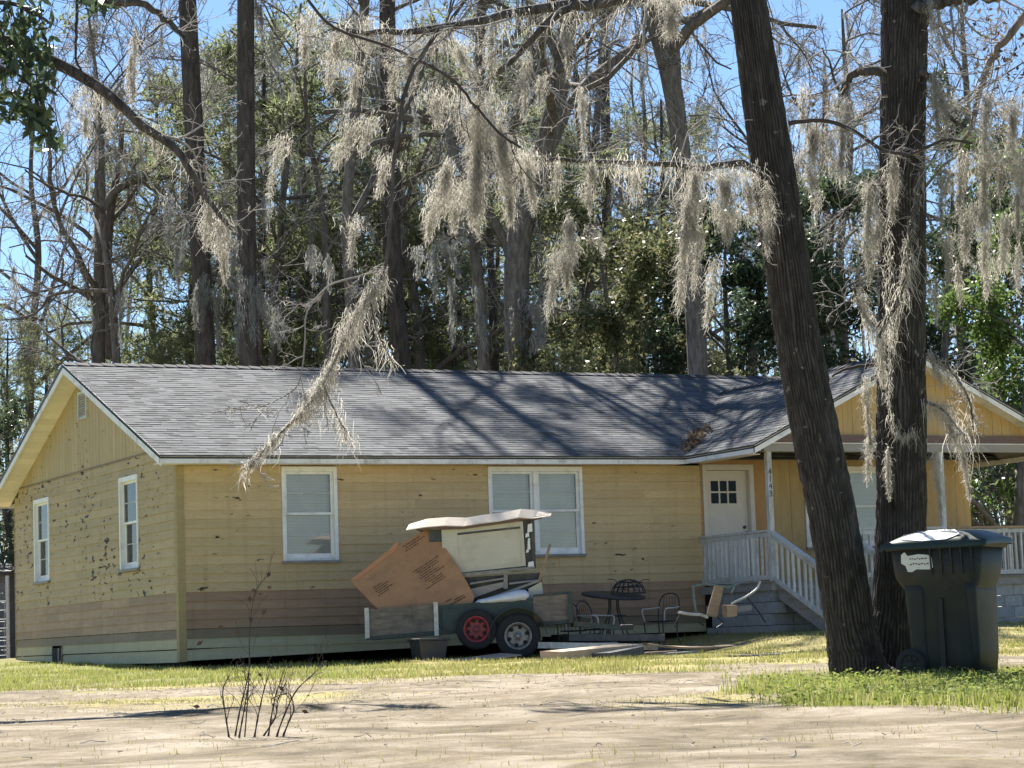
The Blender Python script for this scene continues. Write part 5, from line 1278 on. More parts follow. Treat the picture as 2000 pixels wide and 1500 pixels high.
bare([(1880,700),(1870,480),(1890,260),(1880,60)], D, [pxr(26,D),pxr(20,D),pxr(14,D),.03], 30, 'bare far tree right of the upright foreground trunk', (11,6,6,5), 18, 5, .3)
D = 80
bare([(60,700),(75,500),(60,330),(80,120)], D, [pxr(20,D),pxr(16,D),pxr(12,D),.03], 31, 'thin bare tree at the left edge of the picture', (11,6,6,5), 18, 5, .3)
D = 77
bare([(300,700),(292,520),(310,330),(300,150)], D, [pxr(18,D),pxr(15,D),pxr(11,D),.03], 32, 'thin bare tree left of the thick straight pine', (10,6,6,5), 17, 8, .3)
D = 86
bare([(1255,700),(1245,480),(1260,260),(1240,40)], D, [pxr(20,D),pxr(16,D),pxr(12,D),.03], 33, 'thin bare tree right of the slender far pine', (11,6,6,5), 21, 4, .3)
D = 84
bare([(440,700),(432,520),(440,330),(430,120)], D, [pxr(18,D),pxr(15,D),pxr(11,D),.03], 34, 'thin bare tree in the gap between the two thick pines', (11,6,6,5), 20, 8, .3)
# evergreens and young pines filling the lower wood
for i, (px, D, H, s, lab) in enumerate(((560,74,13,41,'young bushy pine behind the roof between moss-hung trees'),(880,70,12.5,42,'young bushy pine behind the centre of the roof'),(640,84,17,43,'mid-height pine far behind the left of the roof'),
        (1100,88,18,49,'mid-height pine behind the massive leaning trunk'))):
    b = gpt(px, D, 700); pine(b, H, H*.011, s, lab, .25, nb=40, tufts=4, blen=.24 if H < 15 else .2, dens=9)
evergreen(gpt(1185, 61, 700), 10.8, 2.6, 51, 'glossy-leaved magnolia with pale sunlit leaves behind the right of the roof', m_mag, 26000, .07, .034)
evergreen(gpt(1290, 66, 700), 11.2, 2.6, 52, 'glossy evergreen left of the leaning foreground trunk', m_mag, 20000, .07, .034)
evergreen(gpt(1450, 64, 700), 11.5, 3.0, 53, 'dark dense evergreen behind the leaning foreground trunk', m_leafd, 26000, .07, .034)
evergreen(gpt(1640, 63, 700), 12.0, 3.2, 54, 'dark dense evergreen seen between the two foreground trunks', m_leafd, 28000, .07, .034)
evergreen(gpt(1850, 62, 700), 12.2, 3.4, 55, 'dark dense evergreen right of the upright foreground trunk', m_leafd, 28000, .07, .034)
evergreen(gpt(1985, 54, 700), 10.5, 2.4, 56, 'bright green sunlit tree at the right edge behind the porch', m_leafb, 22000, .07, .034)
evergreen(gpt(5, 66, 900), 7.5, 2.0, 58, 'low dark bushy tree over the shed at the far left', m_leafd, 12000, .06, .028)
evergreen(gpt(1955, 68, 950), 5.5, 1.8, 59, 'low leafy tree seen through the open porch end', m_mag, 12000, .06, .028)
# ---------------- more of the same kinds, copied with all their parts
def copy_tree(src, base, rot, sc_, label):
    root = src.copy(); COL.objects.link(root); root.location = base; root.rotation_euler = (0, 0, rot); root.scale = (sc_,)*3; root['label'] = label
    for ch in src.children:
        c = ch.copy(); COL.objects.link(c); c.parent = root
    return root
_t = {o['label']: o for o in bpy.data.objects if o.parent is None and 'label' in o.keys()}
B1 = _t['bare spreading tree behind the roof, full of hanging moss']; B2 = _t['bare grey tree behind the centre of the roof ridge']; B3 = _t['thin bare tree left of the thick straight pine']; B4 = _t['bare far tree right of the upright foreground trunk']
P1 = _t['young bushy pine behind the roof between moss-hung trees']; P2_ = _t['mid-height pine far behind the left of the roof']; P3 = _t['mid-height pine behind the massive leaning trunk']
for src, px, D, rot, sc_, lab in ((B1,830,69,5.0,.95,'moss-hung bare tree behind the ridge, left of the slim dark hardwood'),(B2,1130,76,1.9,1.0,'moss-hung bare tree left of the slender far pine'),(B1,1330,80,2.6,1.0,'grey bare tree far behind the left-leaning hardwood'),
        (B2,1590,86,.4,1.0,'grey bare tree far back in the sky gap between the trunks'),(B4,1960,82,4.4,1.0,'grey bare tree at the right edge above the bright tree'),
        (B3,240,68,5.5,1.0,'thin moss-hung tree right of the forked tree'),(B3,520,68,1.5,1.0,'thin moss-hung tree close right of the second pine'),(B3,640,66,3.3,.95,'thin moss-hung tree just behind the ridge, left of the slim bare tree'),
        (P1,85,80,.5,.85,'young pine low at the left edge beyond the gable'),(P2_,980,86,2.8,1.0,'mid-height pine far behind the centre'),(P1,740,76,5.,1.25,'bushy young pine behind the middle of the ridge'),(P1,15,72,1.7,.75,'small pine beyond the wire fence at the left edge'),
        (P1,450,78,1.,1.4,'bushy pine far behind the gap between the thick pines'),(P2_,820,84,3.,1.1,'mid-height pine far behind the centre-left ridge'),(P1,690,72,4.,1.3,'bushy young pine low behind the ridge, left of centre'),
        (P3,1240,88,1.,1.05,'mid-height pine far behind the magnolia'),(P1,1030,76,2.4,1.35,'bushy young pine low behind the massive trunk'),(P3,560,86,2.,1.05,'tall green pine far behind the mossy spreading tree'),(P1,380,74,.3,1.35,'bushy young pine behind the thick left pine')):
    copy_tree(src, gpt(px, D, 700), rot, sc_, lab)
for src, px, D, rot, sc_, lab in ((P1,520,70,.9,1.35,'soft green pine rising above the ridge right of the thick pines'),(P1,960,70,4.6,1.3,'soft green pine filling the gap left of the massive trunk'),(P3,1310,78,3.1,.95,'green pine beside the left-leaning hardwood'),):
    copy_tree(src, gpt(px, D, 700), rot, sc_, lab)
# ---------------- the far wood as one mass
def far_wood():
    r = np.random.default_rng(77); parts = []; n = 115
    dep = r.uniform(92, 150, n); px = r.uniform(-150, 2150, n)
    P = []; R = []
    for d_, x_ in zip(dep, px):
        a = at(x_, 1250, d_); g = float(ground(a[0], a[1])); H = r.uniform(10, 22); q = np.array((a[0], a[1], g))
        k = np.linspace(0, 1, 6); P.append(q+np.stack([r.normal()*.5*k+.2*np.sin(k*6+x_), r.normal()*.5*k, H*k], -1)); R.append((.08+.14*r.random())*(1-.75*k))
    P = np.array(P); R = np.array(R); parts.append(tubes(P, R, 5))
    l1 = spawn(r, P, R, 12, .3, .98, .2, .95, 4, .5, .15, .16, .02); l2 = spawn(r, *l1, 5, .2, 1., .5, .8, 3, .6, .08, .25, .011)
    parts += [tubes(*l1, 3), tubes(*l2, 3)]
    v, f = merge(parts); root = thing('far_wood', (float(P[0,0,0]), float(P[0,0,1]), 0), 'distant grey-brown wood filling the gaps behind the nearer trees', 'wood'); root['kind'] = 'stuff'
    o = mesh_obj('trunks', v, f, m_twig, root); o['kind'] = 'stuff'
    sel = r.random(len(l2[0])) < .5*(l2[0][:,0,2] < 15); tip = l2[0][sel][:, -1]
    low = np.array([at(x_, 1250, d_) for x_, d_ in zip(r.uniform(-150, 2150, 700), r.uniform(88, 140, 700))]); low[:,2] = np.abs(r.normal(size=700))*5.5
    tip = np.concatenate([tip, np.repeat(low, 3, 0)+r.normal(size=(2100,3))*.8])
    needles('foliage', root, r, np.repeat(tip, 3, 0)+r.normal(size=(3*len(tip),3))*.3, 6, .34, .022, m_pine)['kind'] = 'stuff'
far_wood()

# ================================================================ FOREGROUND TREES
def limb(t, pts, depth, w0, w1, mat=m_bark, k=24, name='limb', sides=10):
    P = resample([at(a, b, depth if np.isscalar(depth) else depth[i]) for i, (a, b) in enumerate(pts)], k)
    D_ = depth if np.isscalar(depth) else np.mean(depth)
    R = np.linspace(pxr(w0, D_), pxr(w1, D_), k); P += np.random.default_rng(len(pts)*7+int(w0)).normal(size=P.shape)*R.mean()*.25
    v, f = tubes(P[None], R[None], sides); mesh_obj(name, v, f, mat, t, True); return P, R
def fine(t, seed, P, R, lv, mat=m_twig, rmin=.0026, name='twigs', grav=-.03, up=-.05, lrel=(.5,.5,.5), L0=None):
    r = np.random.default_rng(seed)
    l1 = spawn(r, P[None], R[None], lv[0], .08, 1., lrel[0], .9, 9, .30, up, .26, rmin*1.7, grav, absL=L0)
    l2 = spawn(r, *l1, lv[1], .15, 1., lrel[1], .8, 7, .6, 0, .24, rmin*1.4, grav)
    l3 = spawn(r, *l2, lv[2], .1, 1., lrel[2], .8, 5, .6, 0, .26, rmin, grav)
    v, f = merge([tubes(*l1, 5), tubes(*l2, 4), tubes(*l3, 3)]); mesh_obj(name, v, f, mat, t, True)['kind'] = 'stuff'; return l1, l2, l3
def hp(t, px, py, px2, py2, w, depth, i, far=False):            # near moss beard between two photo points
    a = at(px, py, depth); b = at(px2, py2, depth); s = abs(a[2]-b[2])*1.06+.05; r = np.random.default_rng(i*13+int(px))
    lean = np.array((b[0]-a[0], b[1]-a[1], 0))/max(s, .1); wd = w*depth/FOC
    n = int(min(3000, max(460, 6000*s*wd)))
    if far: n = 380
    v, f = moss_mesh(i*7+int(px), n, s, wd*.95, .016 if far else .0046, lean=lean, curl=.28 if far else .50, k=5)
    o = mesh_obj('moss_clump', v+a, f, m_moss, t); o['kind'] = 'stuff'; return o
# leaning trunk
DA = 20.9
lean_t = tree('leaning_oak', gpt(1672, DA, 1315), 'thick tree trunk leaning left in the right foreground', 'foreground trees')
pa = [at(a, b, DA) for a, b in ((1690,1345),(1676,1310),(1660,1220),(1630,1030),(1594,850),(1562,680),(1532,480),(1500,270),(1464,20),(1436,-170),(1405,-400),(1380,-640))]
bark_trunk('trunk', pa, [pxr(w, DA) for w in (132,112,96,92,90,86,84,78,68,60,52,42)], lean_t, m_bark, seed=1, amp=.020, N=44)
# upright trunk
DB = 21.3
up_t = tree('upright_oak', gpt(1758, DB, 1305), 'straight upright tree trunk with trailing moss behind the refuse bin', 'foreground trees')
pb = [at(a, b, DB) for a, b in ((1744,1340),(1748,1300),(1754,1180),(1760,1000),(1760,820),(1760,640),(1762,450),(1762,280),(1765,120),(1768,0),(1772,-150),(1775,-400),(1776,-640))]
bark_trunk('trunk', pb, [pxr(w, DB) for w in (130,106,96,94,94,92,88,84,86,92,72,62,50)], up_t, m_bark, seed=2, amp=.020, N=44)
# limbs of the leaning tree (reach left over the roof)
P, R = limb(lean_t, [(1485,335),(1440,318),(1370,328),(1290,320),(1180,316),(1060,312),(1000,300)], DA-.3, 16, 5)
fine(lean_t, 61, P, R, (10,5,5), L0=.8)
v, f = moss_path(62, P[2:], 420, (.05,.34), .035, .006); mesh_obj('moss_sleeve', v, f, m_moss, lean_t).__setitem__('kind', 'stuff')
P, R = limb(lean_t, [(1440,-170),(1330,-60),(1200,0),(1085,14),(985,30),(860,56),(760,64),(650,58)], [DA,DA-.2,DA-.4,DA-.6,DA-.8,DA-1,DA-1,DA-1], 30, 8)
fine(lean_t, 63, P, R, (13,5,5), L0=1.0)
v, f = moss_path(64, P[6:], 420, (.05,.34), .035, .006); mesh_obj('moss_sleeve', v, f, m_moss, lean_t).__setitem__('kind', 'stuff')
P, R = limb(lean_t, [(1130,6),(1060,50),(1016,104),(964,150),(940,200),(930,260)], DA-.7, 17, 7)
fine(lean_t, 65, P, R, (9,5,5), L0=.8)
P, R = limb(lean_t, [(600,0),(650,53),(770,96),(880,154),(924,202),(976,259),(1015,288)], DA-1.2, 6, 5, m_twigd)
fine(lean_t, 66, P, R, (7,4,4), m_twigd, L0=.6)
P, R = limb(lean_t, [(860,56),(800,150),(770,300),(764,420),(751,528),(712,590),(672,662),(640,735),(596,798),(536,858),(484,915)], DA-1.4, 9, 3.5)
fine(lean_t, 67, P[12:], R[12:], (9,4,4), L0=.45)
v, f = moss_path(68, P[9:], 2000, (.05,.20), .035, .0055, lean=(-.1,0,0)); mesh_obj('moss_sleeve', v, f, m_moss, lean_t).__setitem__('kind', 'stuff')
P2, R2 = limb(lean_t, [(722,585),(735,640),(752,680),(772,716)], DA-1.4, 4, 2.5); v, f = moss_path(69, P2, 300, (.06,.3), .03, .0065); mesh_obj('moss_sleeve', v, f, m_moss, lean_t).__setitem__('kind', 'stuff')
P2, R2 = limb(lean_t, [(630,750),(648,790),(668,830),(686,852)], DA-1.4, 4, 2); v, f = moss_path(70, P2, 420, (.08,.4), .04, .0065); mesh_obj('moss_sleeve', v, f, m_moss, lean_t).__setitem__('kind', 'stuff')
P2, R2 = limb(lean_t, [(596,660),(590,720),(575,760),(520,790),(470,800),(440,792)], DA-1.4, 3, 1.5, m_twig); fine(lean_t, 71, P2, R2, (7,4,3), L0=.3); v, f = moss_path(72, P2[8:], 60, (.05,.25), .02, .006); mesh_obj('moss_sleeve', v, f, m_moss, lean_t).__setitem__('kind', 'stuff')
P2, R2 = limb(lean_t, [(751,528),(700,540),(640,560),(600,610),(596,660)], DA-1.4, 4, 3, m_twig); fine(lean_t, 73, P2, R2, (8,4,4), L0=.4)
v, f = moss_path(74, [at(a, b, DA-1.4) for a, b in ((540,850),(505,888),(478,905),(476,940))], 300, (.05,.22), .025, .006); mesh_obj('moss_sleeve', v, f, m_moss, lean_t).__setitem__('kind', 'stuff')
for i, (a, b, c, d, w) in enumerate(((700,238,650,315,80),(735,230,700,290,50),(552,268,520,372,36),(935,180,928,430,110),(975,250,1000,430,90),(880,320,828,458,80),(900,360,880,440,80),(1020,290,1045,400,60),
        (960,60,960,150,44),(1030,110,1022,225,30),(810,60,800,150,120),(880,80,930,150,110),(1105,60,1110,140,30),(1135,170,1140,290,22),(1310,-20,1310,65,150),(1112,425,1105,560,60),(1095,490,1065,610,46),(1150,448,1185,480,36),
        (692,425,684,505,40),(1360,335,1352,455,80),(1415,335,1420,460,110),(1345,380,1322,600,40),(1398,505,1376,630,36),(1455,335,1470,420,70),(1495,360,1497,490,44),(1240,320,1240,380,90),(1160,320,1150,400,70),(1090,318,1085,380,50),
        (760,300,735,370,60),(1060,150,1050,200,30),(840,170,860,230,90),(660,70,640,160,80),(700,120,690,190,70),(610,30,590,110,90),(720,40,720,90,90),(780,110,760,180,70),(915,420,940,450,60),(1370,440,1350,560,30))):
    hp(lean_t, a, b, c, d, w, DA-.9, i)
# long grey beards on the trees behind the house
_t = {o['label']: o for o in bpy.data.objects if o.parent is None and 'label' in o.keys()}
for lab, dp, lst in (('thick straight pine rising behind the left part of the roof', 63.3, ((400,535,392,650,40),(420,560,430,690,36),(385,560,380,640,30),(365,430,352,530,26),(345,480,350,560,24))),
                     ('thick straight pine just right of the first, moss trailing low', 61.3, ((468,520,462,700,50),(490,540,498,680,44),(505,560,520,640,40),(455,470,450,560,40),(540,600,545,680,60),(610,480,615,560,40),(640,500,645,570,36),(520,380,525,450,40))),
                     ('forked bare tree with grey moss at the far left against the sky', 69.5, ((190,190,195,330,36),(175,300,168,420,22),(285,430,285,490,18),(118,430,118,470,20),(25,520,30,610,40),(300,520,320,580,30))),
                     ('massive leaning hardwood trunk behind the roof, right of centre', 59.3, ((845,490,850,590,50),(880,540,885,680,28),(930,560,950,690,26),(820,480,815,540,40),(1000,600,985,690,20),(870,470,900,540,50)))):
    for i, q in enumerate(lst): hp(_t[lab], *q, dp, 300+i, True).data.materials[0] = m_mossg
# limbs of the upright tree
P, R = limb(up_t, [(1725,142),(1690,140),(1662,150),(1646,180),(1640,230)], DB-.2, 20, 9); fine(up_t, 75, P, R, (7,5,4), L0=.7)
P, R = limb(up_t, [(1800,140),(1820,155),(1832,180),(1850,220),(1880,250)], DB-.2, 14, 6); fine(up_t, 76, P, R, (8,5,4), L0=.8)
P, R = limb(up_t, [(1790,15),(1840,2),(1900,-5),(2010,-10)], DB-.2, 30, 16); fine(up_t, 77, P, R, (9,5,5), L0=1.0)
P, R = limb(up_t, [(2080,-60),(1990,45),(1940,110),(1915,170),(1900,240),(1870,300)], DB+.3, 18, 8, barkmat('sunlit_bark', (.22,.185,.16), (.34,.29,.26), (.10,.08,.07))); fine(up_t, 78, P, R, (12,6,5), L0=1.0)  # pale limb: its sunlight is put into a lighter, pinker bark colour
P, R = limb(up_t, [(1540,240),(1600,235),(1660,250),(1720,290),(1780,300),(1840,275),(1900,280)], DB-.6, 9, 5, m_twigd); fine(up_t, 79, P, R, (12,5,5), L0=.7)
P, R = limb(up_t, [(1800,330),(1790,400),(1775,480),(1765,560),(1735,620),(1718,660)], DB-.5, 12, 8); v, f = moss_path(80, P, 420, (.06,.4), .04, .007); mesh_obj('moss_sleeve', v, f, m_moss, up_t).__setitem__('kind', 'stuff')
P, R = limb(up_t, [(1720,350),(1690,375),(1640,420),(1600,450)], DB-.3, 9, 4); fine(up_t, 81, P, R, (8,5,4), L0=.5)
P, R = limb(up_t, [(1708,640),(1680,600),(1668,560),(1690,540),(1640,570)], DB-.3, 9, 4); fine(up_t, 82, P, R, (8,5,4), L0=.5)
P, R = limb(up_t, [(1810,690),(1840,705),(1870,740),(1895,790),(1900,840)], DB-.3, 8, 3); fine(up_t, 83, P, R, (8,4,4), L0=.4); v, f = moss_path(84, P, 220, (.06,.3), .03, .0065); mesh_obj('moss_sleeve', v, f, m_moss, up_t).__setitem__('kind', 'stuff')
P, R = limb(up_t, [(1808,785),(1840,800),(1870,835),(1885,850)], DB-.3, 7, 2.5); v, f = moss_path(85, P, 420, (.06,.35), .04, .0065); mesh_obj('moss_sleeve', v, f, m_moss, up_t).__setitem__('kind', 'stuff')
P, R = limb(up_t, [(1712,712),(1680,715),(1650,722),(1625,735)], DB-.1, 8, 4, m_twigd)
# moss draped on the trunk itself
v, f = moss_path(86, [at(a, b, DB-.30) for a, b in ((1735,330),(1735,500),(1738,700),(1735,780),(1755,850),(1785,845))], 300, (.05,.2), .03, .0055); mesh_obj('moss_sleeve', v, f, m_moss, up_t).__setitem__('kind', 'stuff')
for i, (a, b, c, d, w) in enumerate(((1590,240,1585,365,90),(1650,190,1640,345,60),(1620,260,1625,330,80),(1700,350,1688,500,50),(1720,420,1690,540,40),(1680,570,1705,650,50),(1690,740,1698,850,30),(1700,850,1692,930,20),(1715,640,1725,740,40),
        (1825,150,1832,250,50),(1845,190,1850,240,50),(1815,5,1825,50,60),(1880,300,1870,400,60),(1925,290,1915,430,60),(1955,300,1950,380,50),(1840,330,1835,430,50),(1990,300,1985,450,60),(1890,400,1880,500,70),(1925,410,1920,520,50),(1965,420,1955,520,60),(1850,450,1850,540,44),(1930,500,1925,570,60),(1990,480,1985,560,40),(1870,520,1875,580,36),
        (1980,190,1975,300,80),(1930,180,1920,290,60),(1820,560,1830,620,50),(1840,720,1890,760,60),(1815,690,1840,740,40),(1830,790,1870,850,90),(1860,840,1890,900,40),(1745,310,1740,420,50),(1560,300,1550,360,50),(1570,170,1565,240,40),(1600,380,1590,420,40),(1735,880,1735,960,10),(1825,880,1840,1010,24),(1880,890,1895,960,24))):
    hp(up_t, a, b, c, d, w, DB-.35, 100+i)
r = np.random.default_rng(9); c = np.array([at(a, b, DB+.2) for a, b in zip(r.uniform(1900,2010,420), 30+330*r.random(420)**1.2)])+r.normal(size=(420,3))*.1
u = rdir(r, 420); w = np.cross(u, rdir(r, 420)); v, f = quads(c, u*.035, w*.016); mesh_obj('dead_leaves', v, f, m_dead, up_t).__setitem__('kind', 'stuff')
c = np.array([at(a, b, DB-.3) for a, b in zip(r.normal(1600,30,60), r.normal(190,25,60))]); u = rdir(r, 60); w = np.cross(u, rdir(r, 60)); v, f = quads(c, u*.03, w*.014); mesh_obj('dead_leaves', v, f, m_dead, up_t).__setitem__('kind', 'stuff')
# ---------------- magnolia reaching in from the left, trunk outside the picture
DM = 23.
mg = tree('overhanging_magnolia', gpt(-420, DM), 'dark-leaved tree whose curved bough reaches in at the upper left', 'foreground trees')
pm = [at(a, b, DM) for a, b in ((-420,1330),(-415,1000),(-400,600),(-390,200),(-380,-200),(-370,-600))]; pm[0][2] = float(ground(pm[0][0], pm[0][1]))-.1
bark_trunk('trunk', pm, [.34,.30,.27,.24,.2,.14], mg, m_bark, 60, 120, seed=5)
P, R = limb(mg, [(-390,160),(-200,60),(-60,68),(20,85),(110,122),(200,175),(270,235),(335,285),(378,340),(410,395),(445,440)], DM-.4, 34, 8)
l = fine(mg, 91, P[10:], R[10:], (9,4,4), L0=.8)
v, f = moss_path(92, P[12:], 90, (.06,.4), .03, .007); mesh_obj('moss_sleeve', v, f, m_moss, mg).__setitem__('kind', 'stuff')
for i, (a, b, c, d, w) in enumerate(((170,170,165,260,60),(205,180,215,250,40),(255,110,258,200,16),(262,60,262,190,12),(410,400,400,470,60),(430,430,440,540,50),(300,250,305,300,40))): hp(mg, a, b, c, d, w, DM-.4, 200+i)
P, R = limb(mg, [(-200,60),(-80,20),(0,5),(60,20),(95,45)], DM-.6, 14, 5); l2 = fine(mg, 93, P, R, (8,4,3), m_twigd, L0=.5)
P, R = limb(mg, [(-150,90),(-30,120),(40,150),(80,200),(105,270)], DM-.6, 9, 3); l3 = fine(mg, 94, P, R, (7,3,3), m_twigd, L0=.4)
P, R = limb(mg, [(150,-60),(150,40),(148,110),(160,140)], DM-.4, 7, 4, m_twigd); fine(mg, 95, P, R, (7,4,3), m_twigd, L0=.5)
P, R = limb(mg, [(180,-60),(200,0),(280,10),(340,50),(360,75)], DM-.4, 20, 8, m_bark); fine(mg, 96, P, R, (7,4,3), L0=.7)
r = np.random.default_rng(6)
pxs = np.concatenate([np.stack([r.normal(30,40,150), r.normal(45,30,150)], -1), np.stack([r.uniform(-20,105,190), r.uniform(90,190,190)], -1), np.stack([60+45*(t:=r.random(120))+r.normal(size=120)*16, 200+90*t+r.normal(size=120)*12], -1), np.stack([r.uniform(-20,60,60), r.uniform(180,240,60)], -1), np.stack([r.normal(190,25,40), r.normal(8,8,40)], -1)])
c = np.array([at(a, b, DM-.6+r.normal()*.15) for a, b in pxs]); n = len(c)
u = rdir(r, n); u[:,2] -= .7; u /= np.linalg.norm(u, axis=1)[:,None]; w = np.cross(u, rdir(r, n)); w /= np.linalg.norm(w, axis=1)[:,None]
v, f = quads(c, u*.085, w*.030); mesh_obj('leaves', v, f, m_leafd, mg).__setitem__('kind', 'stuff')
# ---------------- bare shrub in the foreground
DS = 13.2; sb = gpt(495, DS, 1440)
shr = thing('bare_shrub', tuple(sb), 'low leafless dark-stemmed shrub at the roadside in the left foreground', 'shrub'); r = random.Random(12)
stems = [[(510,1445),(503,1400),(497,1350),(510,1318)],[(520,1445),(530,1390),(542,1340),(548,1312)],[(528,1445),(540,1380),(548,1330)],[(558,1445),(566,1400),(577,1350),(586,1320)],[(585,1445),(592,1400),(600,1360),(612,1325)],
         [(600,1445),(616,1400),(640,1350),(672,1318),(700,1290)],[(612,1445),(628,1405),(636,1385),(628,1356),(612,1356)],[(572,1445),(600,1400),(604,1370),(622,1330)]]
stems = [[(a-62, b) for a, b in s] for s in stems]
for i, s in enumerate(stems):
    P = resample([at(a, b, DS+.1*math.sin(i*2)) for a, b in s], 16); P[0][2] = float(ground(P[0][0], P[0][1]))-.03
    R = np.linspace(.0055, .0025, 16)*(1+.25*np.sin(np.arange(16)*1.9)); v, f = tubes(P[None], R[None], 7); mesh_obj('stem', v, f, m_twigd, shr, True)
    rr = np.random.default_rng(i+30); l1 = spawn(rr, P[None], R[None], 7, .25, 1., .5, .8, 7, .5, .35, .16, .0016); l2 = spawn(rr, *l1, 3, .3, 1., .5, .8, 5, .6, .2, .2, .0011)
    v, f = merge([tubes(*l1, 4), tubes(*l2, 3)]); mesh_obj('twigs', v, f, m_twigd, shr).__setitem__('kind', 'stuff')
for a, b in ((536,1153),(528,1170),(548,1160),(565,1122),(566,1147),(556,1195),(530,1210),(470,1225),(505,1235),(430,1256),(424,1380),(636,1390),(548,1318),(590,1345)):
    c = at(a-40, b, DS); u = rdir(np.random.default_rng(a), 1)[0]; w = np.cross(u, FW); w /= np.linalg.norm(w); MB().poly([c-u*.022, c+w*.012, c+u*.022, c-w*.012], FW*.001).build('leaf', m_dead, shr)
P = resample([at(a, b, DS) for a, b in ((478,1440),(486,1330),(488,1230),(498,1160),(525,1120))], 20); R = np.linspace(.004, .0012, 20); v, f = tubes(P[None], R[None], 5); mesh_obj('stem', v, f, m_twigd, shr)
l1 = spawn(np.random.default_rng(3), P[None], R[None], 12, .3, 1., .22, .8, 7, .5, .3, .16, .0014); v, f = tubes(*l1, 3); mesh_obj('twigs', v, f, m_twigd, shr).__setitem__('kind', 'stuff')

# ================================================================ GRASS
def blades(name, n, dr, ur, hgt, wid, mat, seed, which, label, tri=False):
    r = np.random.default_rng(seed); d = dr[0]+(dr[1]-dr[0])*r.random(n)**1.2; u = r.uniform(*ur, n)/FOC
    X = CAM[0]+d*math.sin(YAW)+u*d*math.cos(YAW); Y = CAM[1]+d*math.cos(YAW)-u*d*math.sin(YAW)
    g, dry, far = cover(X, Y); wgt = g if which == 'g' else np.maximum(dry*.9, .03)
    patchy = .5+.5*np.sin(X*3.1+np.sin(Y*2.3))*np.sin(Y*2.7+np.sin(X*1.9))
    big = .5+.5*np.sin(X*.83+1.2*np.sin(Y*.61+.5))*np.sin(Y*1.07+np.sin(X*.71))
    keep = (r.random(n) < wgt*(.12+1.1*patchy**1.3)*(.25+1.0*big))&~((X > -.1)&(X < 16)&(Y > -.02)&(Y < 10.4))
    X, Y, patchy = X[keep], Y[keep], patchy[keep]; n = len(X); Z = ground(X, Y)-.005
    h = hgt*(.35+.9*r.random(n)**1.5)*(.6+.6*patchy); a = r.random(n)*6.28; b = r.random(n)*6.28
    s = np.stack([np.cos(a), np.sin(a), 0*a], -1)*(wid*(.6+.8*r.random(n)))[:,None]
    base = np.stack([X, Y, Z], -1); ln = np.stack([np.cos(b), np.sin(b), 0*b], -1)*(h*.45*r.random(n))[:,None]
    mid = base+ln*.35+np.stack([0*h,0*h,h*.6], -1); tip = base+ln+np.stack([0*h,0*h,h], -1)
    if tri:
        o = mesh_obj(name, np.stack([base-s, base+s, tip], 1).reshape(-1,3), np.arange(3*n).reshape(-1,3), mat); return tag(o, label, 'grass', kind='stuff')
    V = np.stack([base-s, base+s, mid+s*.7, mid-s*.7, tip+s*.12, tip-s*.12], 1).reshape(-1,3)
    i = np.arange(n)[:,None]*6; F = np.concatenate([i+np.array([[0,1,2,3]]), i+np.array([[3,2,4,5]])], 0)
    o = mesh_obj(name, V, F, mat); return tag(o, label, 'grass', kind='stuff')
blades('grass', 95000, (13.2, 24), (380, 1150), .085, .0042, m_grass, 1, 'g', 'bright green weeds and grass around the foreground trees')
blades('lawn_grass', 170000, (25, 46), (-1150, 1150), .07, .008, m_grass, 2, 'g', 'short green grass in front of the house', True)
blades('dry_grass', 150000, (25, 44), (-1150, 1150), .06, .008, m_straw, 3, 'd', 'dry yellow grass in front of the house', True)
blades('sparse_grass', 260000, (9, 27), (-1150, 1150), .035, .003, m_straw, 4, 'd', 'sparse dry tufts on the sandy drive', True)
# weeds with small broad leaves in the green patch
r = np.random.default_rng(8); n = 9000; d = r.uniform(13.5, 19.8, n); u = r.uniform(420, 1120, n)/FOC
X = CAM[0]+d*math.sin(YAW)+u*d*math.cos(YAW); Y = CAM[1]+d*math.cos(YAW)-u*d*math.sin(YAW); g, _, _ = cover(X, Y); k = r.random(n) < g; X, Y = X[k], Y[k]; n = len(X)
c = np.stack([X, Y, ground(X, Y)+.02+.09*r.random(n)**2], -1); uu = rdir(r, n); uu[:,2] *= .4; w = np.cross(uu, rdir(r, n)); v, f = quads(c, uu*.018, w*.011)
m_weed = leafmat('weed_leaves', [(.15,.20,.045),(.22,.27,.065),(.30,.33,.10)], .5, .6, .15)
o = mesh_obj('weeds', v, f, m_weed); tag(o, 'small broad-leaved weeds among the foreground grass', 'weeds', kind='stuff')
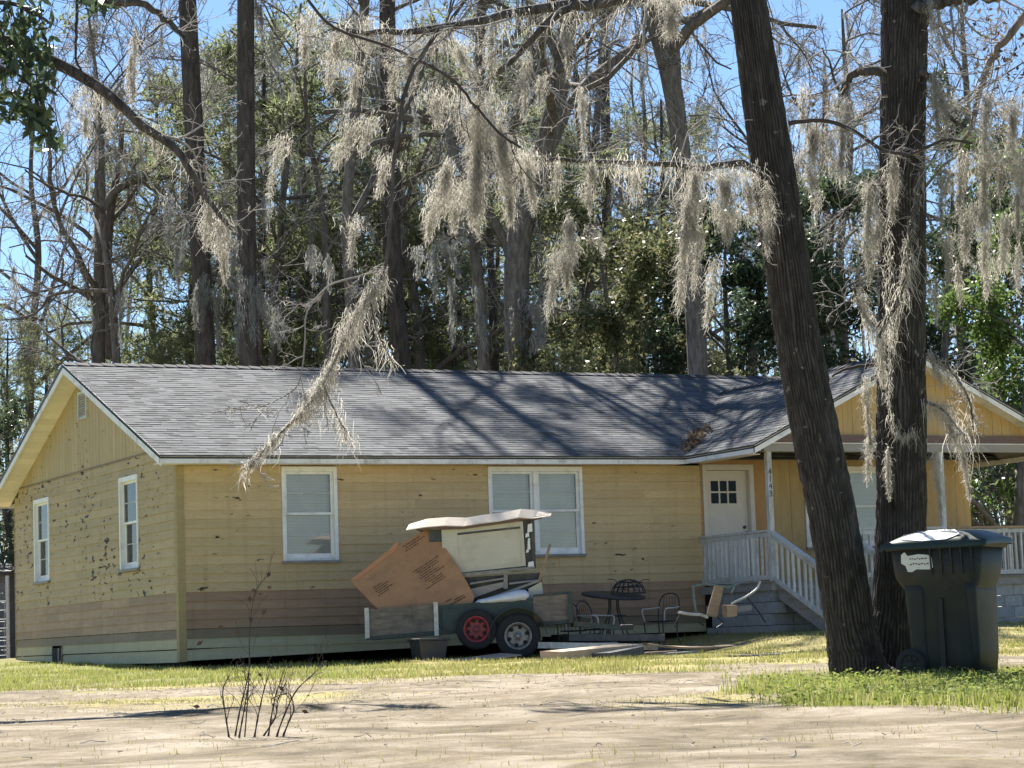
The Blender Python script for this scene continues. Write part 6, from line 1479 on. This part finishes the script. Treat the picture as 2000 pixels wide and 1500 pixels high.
# clods, pebbles and twigs on the drive
r = np.random.default_rng(28); n = 4200; d = 9+18*r.random(n)**.7; u = r.uniform(-1100, 1100, n)/FOC
X = CAM[0]+d*math.sin(YAW)+u*d*math.cos(YAW); Y = CAM[1]+d*math.cos(YAW)-u*d*math.sin(YAW); sz = (.005+.013*r.random(n)**3)*np.clip(d/18, .4, 1)
O8 = np.array([(1,0,0),(0,1,0),(-1,0,0),(0,-1,0),(0,0,.38),(0,0,-.5)], float); F8 = np.array([(0,1,4),(1,2,4),(2,3,4),(3,0,4),(1,0,5),(2,1,5),(3,2,5),(0,3,5)])
V = np.stack([X, Y, ground(X, Y)], -1)[:,None]+O8[None]*sz[:,None,None]*(.6+.8*r.random((n,6,1))); F = (np.arange(n)[:,None,None]*6+F8[None]).reshape(-1,3)
o = mesh_obj('clods', V.reshape(-1,3), F, simple('clod_soil', (.32,.27,.205), (.21,.175,.125), .95, 20, bmp=0)); tag(o, 'small clods and pebbles strewn over the sandy drive', 'pebbles', kind='stuff')
r = np.random.default_rng(29); n = 200; d = 9.5+17*r.random(n)**.6; u = r.uniform(-1100, 1100, n)/FOC
X = CAM[0]+d*math.sin(YAW)+u*d*math.cos(YAW); Y = CAM[1]+d*math.cos(YAW)-u*d*math.sin(YAW); a = r.random(n)*6.28; L = .05+.22*r.random(n)**2
t_ = np.linspace(-.5,.5,4)[None,:,None]; dv = np.stack([np.cos(a), np.sin(a), .05*r.normal(size=n)], -1)[:,None]*L[:,None,None]
P = np.stack([X, Y, ground(X, Y)+.01], -1)[:,None]+dv*t_+r.normal(size=(n,4,3))*.008; v, f = tubes(P, np.full((n,4), .0026), 4)
o = mesh_obj('fallen_twigs', v, f, m_twig); tag(o, 'thin fallen twigs scattered over the sandy drive', 'twigs', kind='stuff')
# fallen leaves on the drive
r = np.random.default_rng(18); n = 2400; d = 9+19*r.random(n)**.6; u = r.uniform(-1100, 1100, n)/FOC
X = CAM[0]+d*math.sin(YAW)+u*d*math.cos(YAW); Y = CAM[1]+d*math.cos(YAW)-u*d*math.sin(YAW)
c = np.stack([X, Y, ground(X, Y)+.008], -1); uu = rdir(r, n); uu[:,2] *= .25; w = np.cross(uu, rdir(r, n)); s = ((.005+.016*r.random(n)**4)*np.clip(d/19, .35, 1))[:,None]; v, f = quads(c, uu*s, w*s*.5)
o = mesh_obj('leaf_litter', v, f, m_dead); tag(o, 'scattered dead leaves over the sandy drive', 'leaves', kind='stuff')
